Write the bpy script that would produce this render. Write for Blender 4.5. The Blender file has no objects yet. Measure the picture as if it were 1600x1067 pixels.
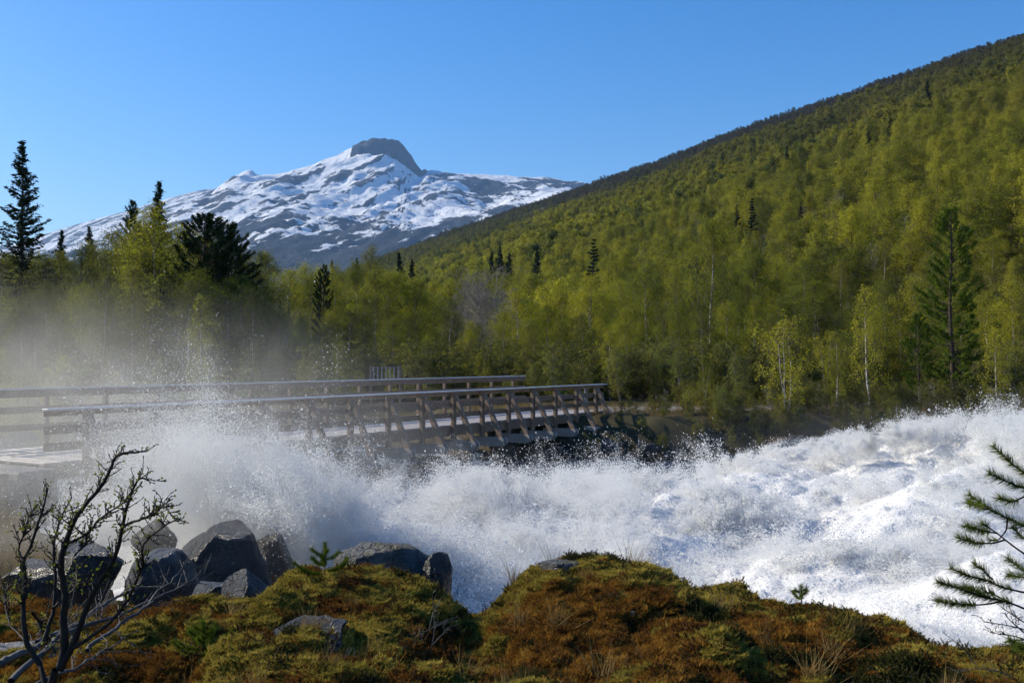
import bpy, bmesh, math, random
import numpy as np
from mathutils import Vector, Matrix

# ------------------------------------------------------------------ camera, sky, sun, exposure
sc = bpy.context.scene
COL = sc.collection
F_PX = 1570.0                    # focal length in photo pixels (photo 1600 wide)
EYE = 2.21                       # eye height above the bridge deck (deck = z 0)
HORIZON = 562.0
cam_d = bpy.data.cameras.new('camera'); cam_d.sensor_width = 36.0; cam_d.lens = 36.0 * F_PX / 1600.0
cam_d.clip_start = 0.05; cam_d.clip_end = 30000
cam = bpy.data.objects.new('camera', cam_d); COL.objects.link(cam)
cam.location = (0, 0, EYE); cam.rotation_euler = (math.pi / 2 + math.atan((HORIZON - 533.5) / F_PX), 0, 0)
sc.camera = cam
SUN_AZ, SUN_EL = math.radians(-70), math.radians(31)
SUN = Vector((math.sin(SUN_AZ) * math.cos(SUN_EL), math.cos(SUN_AZ) * math.cos(SUN_EL), math.sin(SUN_EL)))
world = bpy.data.worlds.new('World'); sc.world = world; world.use_nodes = True
wn = world.node_tree
sky = wn.nodes.new('ShaderNodeTexSky'); sky.sky_type = 'NISHITA'; sky.sun_disc = False
sky.sun_elevation = SUN_EL; sky.sun_rotation = SUN_AZ; sky.air_density = 1.0; sky.dust_density = 0.5; sky.ozone_density = 3.0
hs = wn.nodes.new('ShaderNodeHueSaturation'); hs.inputs['Saturation'].default_value = 1.42; hs.inputs['Hue'].default_value = 0.508
wn.links.new(sky.outputs[0], hs.inputs['Color'])
wn.links.new(hs.outputs[0], wn.nodes['Background'].inputs[0])
wn.nodes['Background'].inputs[1].default_value = 0.125
sun_d = bpy.data.lights.new('sun', 'SUN'); sun_d.energy = 5.0; sun_d.angle = math.radians(0.5); sun_d.color = (1.0, 0.91, 0.75)
sun = bpy.data.objects.new('sun', sun_d); COL.objects.link(sun)
sun.rotation_euler = SUN.to_track_quat('Z', 'Y').to_euler()
sc.view_settings.view_transform = 'Standard'; sc.view_settings.look = 'None'
sc.view_settings.exposure = 0.5; sc.view_settings.gamma = 1.0
cy = sc.cycles
cy.use_denoising = True
cy.use_adaptive_sampling = True; cy.adaptive_threshold = .03
cy.max_bounces = 5; cy.diffuse_bounces = 4; cy.glossy_bounces = 2; cy.transmission_bounces = 3
cy.volume_bounces = 0; cy.transparent_max_bounces = 6
cy.volume_step_rate = 4.0; cy.volume_max_steps = 64

# ------------------------------------------------------------------ helpers
def P(px, py, d):                # world point that the photo shows at a pixel, d metres ahead
    return np.array([(px - 800.0) / F_PX * d, d, EYE - (py - HORIZON) / F_PX * d])

def _h(ix, iy, s):
    n = (ix * 374761393 + iy * 668265263 + s * 974711) & 0xffffffff
    n = ((n ^ (n >> 13)) * 1274126177) & 0xffffffff
    n = ((n ^ (n >> 15)) * 2246822519) & 0xffffffff
    return n ^ (n >> 16)

def perlin(x, y, s=0):
    x = np.asarray(x, float); y = np.asarray(y, float)
    xi = np.floor(x).astype(np.int64); yi = np.floor(y).astype(np.int64)
    fx = x - xi; fy = y - yi
    u = fx * fx * fx * (fx * (fx * 6 - 15) + 10); v = fy * fy * fy * (fy * (fy * 6 - 15) + 10)
    def g(dx, dy):
        a = _h(xi + dx, yi + dy, s).astype(float) * (2 * math.pi / 4294967296.0)
        return np.cos(a) * (fx - dx) + np.sin(a) * (fy - dy)
    a = g(0, 0) * (1 - u) + g(1, 0) * u
    b = g(0, 1) * (1 - u) + g(1, 1) * u
    return (a * (1 - v) + b * v) * 1.4

def fbm(x, y, o=4, s=0, gain=.5):
    r = 0; a = 1; t = 0
    for i in range(o):
        r = r + a * perlin(x, y, s + i * 17); t += a
        x = x * 2.03 + 5.1; y = y * 2.03 + 3.7; a *= gain
    return r / t

def billow(x, y, o=4, s=0, gain=.5):
    r = 0; a = 1; t = 0
    for i in range(o):
        r = r + a * np.abs(perlin(x, y, s + i * 17)); t += a
        x = x * 2.03 + 5.1; y = y * 2.03 + 3.7; a *= gain
    return r / t

def sstep(a, b, x):
    t = np.clip((np.asarray(x, float) - a) / (b - a), 0, 1)
    return t * t * (3 - 2 * t)

def lerp(a, b, t): return a + (b - a) * t

def mesh(name, V, faces, mats=(), mi=None, smooth=False):
    """faces: list of int arrays (k,3) or (k,4); mi: list of material index per array"""
    me = bpy.data.meshes.new(name)
    V = np.asarray(V, np.float32).reshape(-1, 3)
    me.vertices.add(len(V)); me.vertices.foreach_set('co', V.ravel())
    faces = [np.asarray(f, np.int32) for f in faces if len(f)]
    if faces:
        tot = np.concatenate([np.full(len(f), f.shape[1], np.int32) for f in faces])
        start = np.concatenate([[0], np.cumsum(tot)[:-1]]).astype(np.int32)
        loops = np.concatenate([f.ravel() for f in faces])
        me.loops.add(len(loops)); me.loops.foreach_set('vertex_index', loops)
        me.polygons.add(len(tot)); me.polygons.foreach_set('loop_start', start)
        if mi is not None:
            me.polygons.foreach_set('material_index', np.concatenate([np.full(len(f), m, np.int32) for f, m in zip(faces, mi)]))
        me.polygons.foreach_set('use_smooth', np.full(len(tot), smooth))
    for m in mats: me.materials.append(m)
    me.update(calc_edges=True)
    return me

def tag(o, label=None, cat=None, group=None, kind=None):
    if label: o['label'] = label
    if cat: o['category'] = cat
    if group: o['group'] = group
    if kind: o['kind'] = kind
    return o

def obj(name, me, parent=None, loc=None):
    o = bpy.data.objects.new(name, me); COL.objects.link(o)
    if parent is not None: o.parent = parent
    if loc is not None: o.location = loc
    return o

def empty(name, loc=(0, 0, 0), rz=0, scale=1):
    o = bpy.data.objects.new(name, None); COL.objects.link(o)
    o.location = loc; o.rotation_euler = (0, 0, rz); o.scale = (scale,) * 3; o.empty_display_size = .2
    return o

def set_attr(me, name, arr, typ='FLOAT', dom='POINT'):
    a = me.attributes.new(name, typ, dom)
    if typ == 'FLOAT_VECTOR': a.data.foreach_set('vector', np.asarray(arr, np.float32).ravel())
    else: a.data.foreach_set('value', np.asarray(arr, np.int32 if typ == 'INT' else np.float32))

class Geo:                        # gathers tubes, boxes and leaf quads for one mesh
    def __init__(s): s.v = []; s.f = []; s.m = []; s.n = 0
    def add(s, V, F, m=0):
        V = np.asarray(V, float).reshape(-1, 3)
        s.v.append(V); s.f.append(np.asarray(F, int) + s.n); s.m.append(m); s.n += len(V)
    def tube(s, pts, rad, sides=5, m=0, cap=False):
        pts = np.asarray(pts, float); n = len(pts)
        rad = np.broadcast_to(np.asarray(rad, float), (n,))
        t = np.gradient(pts, axis=0); t /= np.linalg.norm(t, axis=1)[:, None] + 1e-9
        ref = np.array([0, 0, 1.0]) if abs(t[:, 2]).mean() < .8 else np.array([1.0, 0, 0])
        a = np.cross(t, ref); a /= np.linalg.norm(a, axis=1)[:, None] + 1e-9
        b = np.cross(t, a)
        ang = np.arange(sides) * 2 * math.pi / sides
        V = pts[:, None] + rad[:, None, None] * (np.cos(ang)[None, :, None] * a[:, None] + np.sin(ang)[None, :, None] * b[:, None])
        i = np.arange(n - 1)[:, None] * sides; j = np.arange(sides)[None]; k = (j + 1) % sides
        F = np.stack([i + j, i + k, i + k + sides, i + j + sides], -1).reshape(-1, 4)
        s.add(V.reshape(-1, 3), F, m)
    def quads(s, c, du, dv, m=0):   # centres, half-axis vectors -> rhombus quads
        c = np.asarray(c, float); k = len(c)
        V = np.stack([c - du, c + dv, c + du, c - dv], 1).reshape(-1, 3)
        s.add(V, np.arange(4 * k).reshape(-1, 4), m)
    def tris(s, a, b, c, m=0):
        k = len(a)
        s.add(np.stack([a, b, c], 1).reshape(-1, 3), np.arange(3 * k).reshape(-1, 3), m)
    def box(s, c, h, M=None, m=0):
        q = np.array([[x, y, z] for x in (-1, 1) for y in (-1, 1) for z in (-1, 1)], float) * np.asarray(h, float)
        if M is not None: q = q @ np.asarray(M, float).T
        s.add(q + np.asarray(c, float), [[0, 1, 3, 2], [4, 6, 7, 5], [0, 4, 5, 1], [2, 3, 7, 6], [0, 2, 6, 4], [1, 5, 7, 3]], m)
    def mesh(s, name, mats, smooth=False):
        return mesh(name, np.concatenate(s.v), s.f, mats, s.m, smooth)

def rdir(rng, n):
    v = rng.normal(size=(n, 3)); return v / np.linalg.norm(v, axis=1)[:, None]

def leaf_axes(rng, n, size, flat=0.0, asp=.62):
    u = rdir(rng, n); w = rdir(rng, n); v = np.cross(u, w); v /= np.linalg.norm(v, axis=1)[:, None] + 1e-9
    sz = size * rng.uniform(.6, 1.35, n)[:, None] * .5
    return u * sz, v * sz * asp

# ------------------------------------------------------------------ materials
def mat(name):
    m = bpy.data.materials.new(name); m.use_nodes = True
    nt = m.node_tree; nt.nodes.clear()
    out = nt.nodes.new('ShaderNodeOutputMaterial')
    return m, nt, out

def nd(nt, typ, ins=None, **kw):
    n = nt.nodes.new(typ)
    for k, v in kw.items(): setattr(n, k, v)
    for k, v in (ins or {}).items():
        s = n.inputs[k]
        if hasattr(v, 'node') and hasattr(v, 'is_output'): nt.links.new(v, s)
        elif isinstance(v, bpy.types.Node): nt.links.new(v.outputs[0], s)
        else: s.default_value = v
    return n

def ramp(nt, fac, stops, interp='LINEAR'):
    r = nd(nt, 'ShaderNodeValToRGB', {0: fac}); e = r.color_ramp.elements; r.color_ramp.interpolation = interp
    while len(e) < len(stops): e.new(.5)
    for q, (p, c) in zip(e, stops):
        q.position = p; q.color = (c, c, c, 1) if isinstance(c, (int, float)) else (*c, 1)
    return r

def mixc(nt, fac, a, b, mode='MIX'):
    n = nd(nt, 'ShaderNodeMix', data_type='RGBA', blend_type=mode)
    for idx, v in ((0, fac), (6, a), (7, b)):
        s = n.inputs[idx]
        if isinstance(v, bpy.types.Node): nt.links.new(v.outputs[0], s)
        elif hasattr(v, 'is_output'): nt.links.new(v, s)
        elif isinstance(v, (int, float)): s.default_value = v
        else: s.default_value = (*v, 1)
    return n.outputs[2]

def math_(nt, op, a, b=0.0, c=None, clamp=False):
    n = nd(nt, 'ShaderNodeMath', operation=op, use_clamp=clamp)
    for i, v in enumerate((a, b) if c is None else (a, b, c)):
        if isinstance(v, bpy.types.Node): nt.links.new(v.outputs[0], n.inputs[i])
        elif hasattr(v, 'is_output'): nt.links.new(v, n.inputs[i])
        else: n.inputs[i].default_value = v
    return n.outputs[0]

def noise(nt, vec, scale, detail=4, rough=.55, dist=0.0):
    return nd(nt, 'ShaderNodeTexNoise', {'Vector': vec, 'Scale': scale, 'Detail': detail, 'Roughness': rough, 'Distortion': dist}).outputs[0]

def bsdf(nt, out, color, rough=.8, bump=None, spec=.3, **ins):
    b = nd(nt, 'ShaderNodeBsdfPrincipled')
    for k, v in dict({'Base Color': color, 'Roughness': rough, 'Specular IOR Level': spec}, **ins).items():
        s = b.inputs[k]
        if hasattr(v, 'is_output'): nt.links.new(v, s)
        elif isinstance(v, tuple): s.default_value = (*v, 1) if len(v) == 3 and s.type == 'RGBA' else v
        else: s.default_value = v
    if bump is not None:
        h, st, d = bump
        bn = nd(nt, 'ShaderNodeBump', {'Height': h, 'Strength': st, 'Distance': d})
        nt.links.new(bn.outputs[0], b.inputs['Normal'])
    nt.links.new(b.outputs[0], out.inputs[0])
    return b

def leaf_mat(name, c1, c2, trans=.30, brown=None, hue_noise=.03):
    m, nt, out = mat(name)
    oi = nd(nt, 'ShaderNodeObjectInfo')
    pos = nd(nt, 'ShaderNodeNewGeometry').outputs['Position']
    n1 = noise(nt, pos, hue_noise, 3)
    f = math_(nt, 'ADD', math_(nt, 'MULTIPLY', oi.outputs['Random'], .85), math_(nt, 'MULTIPLY_ADD', n1, 1.8, -.85), clamp=True)
    col = mixc(nt, f, c1, c2)
    if brown:
        lo, hi, bc = brown
        z = nd(nt, 'ShaderNodeSeparateXYZ', {0: pos}).outputs[2]
        zz = math_(nt, 'ADD', z, math_(nt, 'MULTIPLY_ADD', noise(nt, pos, .012, 3), 110.0, -55.0))
        zz = math_(nt, 'ADD', zz, math_(nt, 'MULTIPLY_ADD', oi.outputs['Random'], 60.0, -30.0))
        col = mixc(nt, nd(nt, 'ShaderNodeMapRange', {0: zz, 1: lo, 2: hi}).outputs[0], col, bc)
    d = nd(nt, 'ShaderNodeBsdfDiffuse', {0: col}); t = nd(nt, 'ShaderNodeBsdfTranslucent', {0: col})
    mx = nd(nt, 'ShaderNodeMixShader', {0: trans, 1: d, 2: t})
    nt.links.new(mx.outputs[0], out.inputs[0])
    return m

def plain(name, c1, c2, scale=4, rough=.85, bump=.4, bscale=None, dist=.02, spec=.3, coord='Object', stretch=None):
    m, nt, out = mat(name)
    v = nd(nt, 'ShaderNodeTexCoord').outputs[coord] if coord != 'Position' else nd(nt, 'ShaderNodeNewGeometry').outputs['Position']
    if stretch: v = nd(nt, 'ShaderNodeVectorMath', {0: v, 1: stretch}, operation='MULTIPLY').outputs[0]
    n = noise(nt, v, scale, 5, .6)
    col = mixc(nt, ramp(nt, n, [(.3, 0.0), (.7, 1.0)]), c1, c2)
    h = noise(nt, v, bscale or scale * 4, 5, .65)
    bsdf(nt, out, col, rough, (h, bump, dist), spec)
    return m

M = {}
def birch_bark():
    m, nt, out = mat('birch_bark')
    p = nd(nt, 'ShaderNodeTexCoord').outputs['Object']
    v = nd(nt, 'ShaderNodeVectorMath', {0: p, 1: (3, 3, 14)}, operation='MULTIPLY').outputs[0]
    r = ramp(nt, noise(nt, v, 1.0, 3), [(.38, (.07, .055, .045)), (.52, (.46, .43, .38)), (.8, (.60, .58, .54))])
    bsdf(nt, out, r.outputs[0], .75, spec=.2); return m
M['birch_bark'] = birch_bark()
M['twig'] = plain('twig_bark', (.09, .06, .045), (.16, .115, .085), 3, spec=.15)
M['dark_bark'] = plain('dark_bark', (.035, .027, .022), (.09, .066, .05), 6, spec=.15)
M['pale_twig'] = plain('pale_twig', (.16, .14, .125), (.30, .27, .235), 3, spec=.2)
M['leaf'] = leaf_mat('birch_leaf', (.11, .135, .018), (.42, .40, .034), .5)
M['leaf_dull'] = leaf_mat('birch_leaf_dull', (.075, .09, .022), (.21, .205, .03), .45)
M['forest_leaf'] = leaf_mat('forest_leaf', (.085, .105, .022), (.42, .40, .034), .5, brown=(35, 165, (.075, .066, .034)), hue_noise=.014)
M['willow_leaf'] = leaf_mat('willow_leaf', (.13, .17, .03), (.28, .29, .05), .4)
M['spruce'] = leaf_mat('spruce_needles', (.014, .024, .012), (.030, .045, .018), .15)
M['pine'] = leaf_mat('pine_needles', (.022, .038, .012), (.048, .068, .018), .2)
M['pine_lit'] = leaf_mat('pine_needles_sunlit', (.08, .12, .016), (.15, .19, .024), .35)  # lighter copy of the pine needles, sunlight put into the colour
M['wood'] = plain('weathered_wood', (.135, .092, .062), (.28, .20, .14), 2.2, .7, .35, 9, .004, coord='Object', stretch=(6, 6, 6))
M['wood_grey'] = plain('wet_grey_wood', (.26, .225, .19), (.40, .36, .32), 2.0, .45, .3, 10, .003, .5)
M['cap'] = plain('wet_cap_rail', (.48, .50, .53), (.64, .66, .69), 2.0, .25, .12, 8, .002, .8)  # glossy silvery wood, paled and blued to carry the reflected sky

def granite(name, moss=.0, wet=.35, dark=1.0):
    m, nt, out = mat(name)
    p = nd(nt, 'ShaderNodeNewGeometry')
    pos = p.outputs['Position']
    base = ramp(nt, noise(nt, pos, 2.2, 6, .65), [(.25, tuple(dark * np.array((.045, .044, .044)))), (.5, tuple(dark * np.array((.12, .117, .113)))), (.75, tuple(dark * np.array((.24, .235, .225))))])
    speck = ramp(nt, noise(nt, pos, 60, 3, .8), [(.35, .55), (.6, 1.15)])
    col = mixc(nt, 1.0, base.outputs[0], speck.outputs[0], 'MULTIPLY')
    col = mixc(nt, ramp(nt, noise(nt, pos, 11, 4, .7), [(.62, 0.0), (.70, .55)]), col, tuple(dark * np.array((.42, .42, .38))))
    ce = nd(nt, 'ShaderNodeTexVoronoi', {'Vector': nd(nt, 'ShaderNodeVectorMath', {0: pos, 1: nd(nt, 'ShaderNodeTexNoise', {'Vector': pos, 'Scale': 3.0}).outputs[1]}, operation='ADD').outputs[0], 'Scale': 2.6}, feature='DISTANCE_TO_EDGE').outputs[0]
    crack = ramp(nt, ce, [(.0, 0.0), (.035, 1.0)]).outputs[0]
    col = mixc(nt, 1.0, col, ramp(nt, ce, [(.0, .35), (.03, 1.0)]).outputs[0], 'MULTIPLY')
    if moss:
        nz = nd(nt, 'ShaderNodeSeparateXYZ', {0: p.outputs['Normal']}).outputs[2]
        k = math_(nt, 'ADD', math_(nt, 'MULTIPLY', nz, .7), math_(nt, 'MULTIPLY_ADD', noise(nt, pos, 5, 4), 1.3, -.85))
        col = mixc(nt, ramp(nt, k, [(.42, 0.0), (.52, moss)]), col, (.085, .075, .022))
    hh = math_(nt, 'ADD', noise(nt, pos, 7, 7, .75), math_(nt, 'MULTIPLY', noise(nt, pos, 42, 4, .7), .5))
    hh = math_(nt, 'ADD', hh, math_(nt, 'MULTIPLY', crack, .35))
    bsdf(nt, out, col, wet, (hh, 1.0, .12), .5)
    return m
M['granite'] = granite('wet_granite', 0, .32, .48); M['granite_moss'] = granite('mossy_granite', .9, .5)
M['hummock'] = plain('hummock_moss', (.035, .022, .010), (.09, .055, .018), 3, .95, .9, 14, .12, coord='Position', spec=.1)
M['granite_dark'] = granite('dark_wet_granite', 0, .8, .35)
M['granite_pale'] = granite('pale_granite', 0, .6, 1.7)

# ------------------------------------------------------------------ terrain
U = np.array([.53, .848]); U /= np.linalg.norm(U)          # bridge direction in plan
CN = np.array([U[1], -U[0]])                                # towards the camera side
BO = np.array([-6.63, 26.75])                               # near post line, post 0

# crest of the mossy ledge in front of the camera: photo pixel and distance
LEDGE = [(-500, 930, 8.0), (-150, 930, 8.0), (0, 930, 7.8), (90, 955, 7.4), (200, 960, 7.2), (300, 938, 7.2), (380, 940, 7.2), (425, 948, 7.2), (441, 920, 7.1), (462, 898, 7.0),
         (520, 890, 7.0), (570, 896, 7.0), (640, 904, 7.0), (690, 932, 7.0), (722, 952, 7.1), (742, 966, 7.2), (772, 952, 7.2), (800, 930, 7.2), (832, 900, 7.2),
         (858, 882, 7.2), (905, 879, 7.2), (950, 876, 7.2), (1000, 886, 7.1), (1045, 905, 7.0), (1080, 930, 6.9), (1110, 928, 6.8), (1145, 920, 6.7),
         (1180, 938, 6.6), (1240, 938, 6.5), (1290, 952, 6.4), (1340, 966, 6.3), (1390, 980, 6.2), (1430, 1004, 6.1), (1480, 1020, 6.0), (1540, 1024, 6.0),
         (1600, 1016, 6.0), (1800, 1010, 6.0), (2300, 1010, 6.0)]
LP_ = np.array([P(*q) for q in LEDGE])

RIVER = np.array([(-60, 78), (-34, 60), (-16, 50), (-7, 45.5), (-2, 39.6), (2, 38.2), (6, 38.4), (10, 40), (14, 42.2), (20, 43.4), (28, 43), (45, 38), (120, 5),
                  (100, -40), (30, -4), (12, 6.6), (7, 8.6), (3, 9.4), (0, 9.6), (-3, 10.2), (-4.6, 12.4), (-7.6, 16.6), (-10.5, 20), (-15, 23.5), (-26, 32), (-44, 44), (-70, 62)], float)

def poly_sdf(x, y, Q):            # signed distance, negative inside
    d2 = np.full(x.shape, 1e18); ins = np.zeros(x.shape, bool)
    for i in range(len(Q)):
        a = Q[i]; b = Q[(i + 1) % len(Q)]; e = b - a
        t = np.clip(((x - a[0]) * e[0] + (y - a[1]) * e[1]) / (e @ e), 0, 1)
        d2 = np.minimum(d2, (x - a[0] - t * e[0]) ** 2 + (y - a[1] - t * e[1]) ** 2)
        c = (a[1] > y) != (b[1] > y)
        ins ^= c & (x < (b[0] - a[0]) * (y - a[1]) / (b[1] - a[1] + 1e-12) + a[0])
    return np.where(ins, -1, 1) * np.sqrt(d2)

HN = np.array([.917, .40])
def hill(x, y):
    s = x * HN[0] + y * HN[1]
    along = -x * HN[1] + y * HN[0]
    s = s + 22 * fbm(x / 260, y / 260, 3, 5) * sstep(60, 250, s) - np.clip(along - 1500, 0, 3000) * .13
    t = np.clip((s - 58) / 557, 0, 3)
    z = np.where(t < 1, 228 * (1.04 * t - .04 * t * t), 228 + (t - 1) * 40)
    z = z + 5 * fbm(x / 60, y / 60, 3, 9) * sstep(80, 200, s)
    return z

def ground_z(x, y):
    x = np.asarray(x, float); y = np.asarray(y, float)
    sd = poly_sdf(x, y, RIVER)
    # near bank and ledge
    ye = np.interp(x, LP_[:, 0], LP_[:, 1]); ze = np.interp(x, LP_[:, 0], LP_[:, 2])
    zb = np.interp(x, [-30, -12, -8, -6, -4, -2.6, -1.8, 8], [-.1, -.25, -.55, -.75, -1.0, -1.6, -2.6, -2.6])
    t = np.clip((y - 2.5) / (ye - 2.5), 0, 1)
    lump = .12 * fbm(x * 1.3, y * 1.3, 3, 21) + .20 * (billow(x * 2.3 + .6 * fbm(x * 2, y * 2, 2, 35), y * 2.3 + .6 * fbm(x * 2, y * 2, 2, 36), 1, 31) - .3) + .10 * (billow(x * 6.0, y * 6.0, 2, 41) - .3)
    near_fade = sstep(-1, 2, y) * sstep(30, 14, np.hypot(x, y))
    zin = lerp(.46, ze, t ** 1.6) + lump * near_fade * (1 - .55 * sstep(.8, 1, t)) + .10 * np.sin(t * math.pi) * fbm(x * .8, y * .8, 2, 77)
    fall = sstep(0, 1.15, y - ye - .06 + .25 * fbm(x * 2, y * 2, 2, 3))
    zn = lerp(zin, zb + .10 * fbm(x, y, 3, 8), fall)
    # the grassy bank at the left
    zn = zn + 0.0
    # far side
    zf = -.18 + .12 * fbm(x / 5, y / 5, 3, 12) + hill(x, y) + sstep(200, 2600, y) * 0
    bank = lerp(-1.75, zf, sstep(.0, 4.2, sd + .7 * fbm(x / 2, y / 2, 3, 6)))
    bank = bank + .22 * fbm(x / .9, y / .9, 3, 55) * sstep(60, 40, y) * sstep(-.5, .5, sd)
    w = (x - BO[0]) * U[0] + (y - BO[1]) * U[1]             # across the river
    near = w < 3 + 0 * x
    z = np.where(near, zn, bank)
    bed = -3.6
    z = np.where(sd < 0, lerp(np.minimum(z, -1.75), bed, sstep(0, 2.2, -sd)), z)
    # road pad round both bridge ends
    lat = (x - BO[0]) * CN[0] + (y - BO[1]) * CN[1]
    pad = sstep(7.5, 2.3, np.abs(lat + 2.1) + .8 * fbm(x / 1.5, y / 1.5, 3, 44)) * np.maximum(sstep(17.6, 19.5, w), sstep(-7.6, -9.5, w)) * sstep(70, 50, np.abs(w))
    z = lerp(z, -.10, pad)
    return z

def axis(fine0, fine1, step, lo, hi, g, maxstep0, mid):
    a = list(np.arange(fine0, fine1, step))
    s = step
    while a[-1] < hi:
        s = min(s * g, maxstep0) if a[-1] < mid else s * 1.055
        a.append(a[-1] + s)
    b = []; p = fine0; s = step
    while p > lo:
        s = min(s * g, maxstep0) if p > -mid else s * 1.055
        p -= s; b.append(p)
    return np.array(b[::-1] + a)

gx = axis(-4.3, 3.6, .036, -6400, 4400, 1.07, .62, 40)
gy = axis(4.9, 7.9, .034, -3000, 9000, 1.07, .55, 62)
GX, GY = np.meshgrid(gx, gy)
GZ = ground_z(GX.ravel(), GY.ravel()).reshape(GX.shape)
def grid_faces(nx, ny):
    i = np.arange(ny - 1)[:, None] * nx + np.arange(nx - 1)[None]
    return np.stack([i, i + 1, i + 1 + nx, i + nx], -1).reshape(-1, 4)

def ground_mat():
    m, nt, out = mat('ground_cover')
    g = nd(nt, 'ShaderNodeNewGeometry'); pos = g.outputs['Position']
    sx = nd(nt, 'ShaderNodeSeparateXYZ', {0: pos})
    nz = nd(nt, 'ShaderNodeSeparateXYZ', {0: g.outputs['True Normal']}).outputs[2]
    # heath and moss close by
    n1 = noise(nt, pos, 1.1, 5, .6); n2 = noise(nt, pos, 7, 4, .6)
    heath = ramp(nt, n2, [(.3, (.014, .009, .006)), (.5, (.04, .022, .010)), (.7, (.08, .05, .018))])
    moss = ramp(nt, n2, [(.3, (.05, .04, .012)), (.6, (.12, .095, .022)), (.8, (.2, .16, .04))])
    near = mixc(nt, ramp(nt, n1, [(.45, 0.0), (.56, 1.0)]), heath.outputs[0], moss.outputs[0])
    # woodland floor and banks further off
    wood = ramp(nt, noise(nt, pos, .35, 6, .65), [(.3, (.035, .032, .014)), (.55, (.075, .062, .026)), (.75, (.11, .095, .035))])
    far = mixc(nt, nd(nt, 'ShaderNodeMapRange', {0: sx.outputs[1], 1: 9.0, 2: 16.0}).outputs[0], near, wood.outputs[0])
    rock = ramp(nt, noise(nt, pos, 1.6, 6, .7), [(.3, (.022, .018, .014)), (.7, (.075, .062, .045))])
    steep = nd(nt, 'ShaderNodeMapRange', {0: math_(nt, 'ADD', nz, math_(nt, 'MULTIPLY_ADD', n2, .4, -.2)), 1: .82, 2: .62}).outputs[0]
    low = nd(nt, 'ShaderNodeMapRange', {0: sx.outputs[2], 1: -.45, 2: -1.1}).outputs[0]
    col = mixc(nt, math_(nt, 'MAXIMUM', math_(nt, 'MULTIPLY', steep, low), math_(nt, 'MULTIPLY', low, .8)), far, rock.outputs[0])
    h = math_(nt, 'ADD', noise(nt, pos, 24, 5, .7), math_(nt, 'MULTIPLY', noise(nt, pos, 90, 3, .7), .4))
    bsdf(nt, out, col, .9, (h, .9, .03), .15)
    return m
M['ground'] = ground_mat()
me = mesh('ground', np.stack([GX, GY, GZ], -1).reshape(-1, 3), [grid_faces(len(gx), len(gy))], [M['ground']], smooth=True)
ground = tag(obj('ground', me), kind='structure')
ground['label'] = 'mossy ledge, river banks and wooded valley floor'

# gravel road beyond the far end of the bridge, and the short approach at the near end
def road(pts, width):
    pts = np.array(pts, float); V = []; n = len(pts)
    t = np.gradient(pts, axis=0); t /= np.linalg.norm(t, axis=1)[:, None]; nn = np.stack([t[:, 1], -t[:, 0]], 1)
    K = 9
    for k in range(K):
        o = (k / (K - 1) - .5) * width
        q = pts + nn * o
        z = np.maximum(ground_z(q[:, 0], q[:, 1]), -.12) + .035 - .05 * (abs(k - (K - 1) / 2) / ((K - 1) / 2)) ** 3
        V.append(np.column_stack([q, z]))
    V = np.stack(V, 1).reshape(-1, 3)
    return mesh('road', V, [grid_faces(K, n)], [M['gravel']], smooth=True)
M['gravel'] = plain('gravel', (.16, .15, .14), (.30, .285, .265), 1.5, .9, .8, 40, .02, coord='Position')
def spline(pts, n=60):
    pts = np.array(pts, float); d = np.r_[0, np.cumsum(np.linalg.norm(np.diff(pts, axis=0), axis=1))]
    s = np.linspace(0, d[-1], n)
    q = np.stack([np.interp(s, d, pts[:, k]) for k in range(pts.shape[1])], 1)
    for _ in range(max(2, n // 14)):
        q[1:-1] = (q[:-2] + 2 * q[1:-1] + q[2:]) / 4
    return q
def bp(s, lat): return BO + U * s + CN * lat
pA = bp(20.05, -2.1)
rd = obj('road', road(spline([pA, bp(24, -1.6), (9.5, 48.2), (13, 49.5), (17, 53), (24, 58)], 50), 4.0)); tag(rd, 'grey gravel road running off from the far end of the bridge', kind='structure')
rd = obj('road', road(spline([bp(-6.4, -2.1), bp(-14, -2.1), bp(-24, -3), bp(-40, -8)], 50), 4.0)); tag(rd, 'grey gravel approach at the near end of the bridge', kind='structure')

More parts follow.
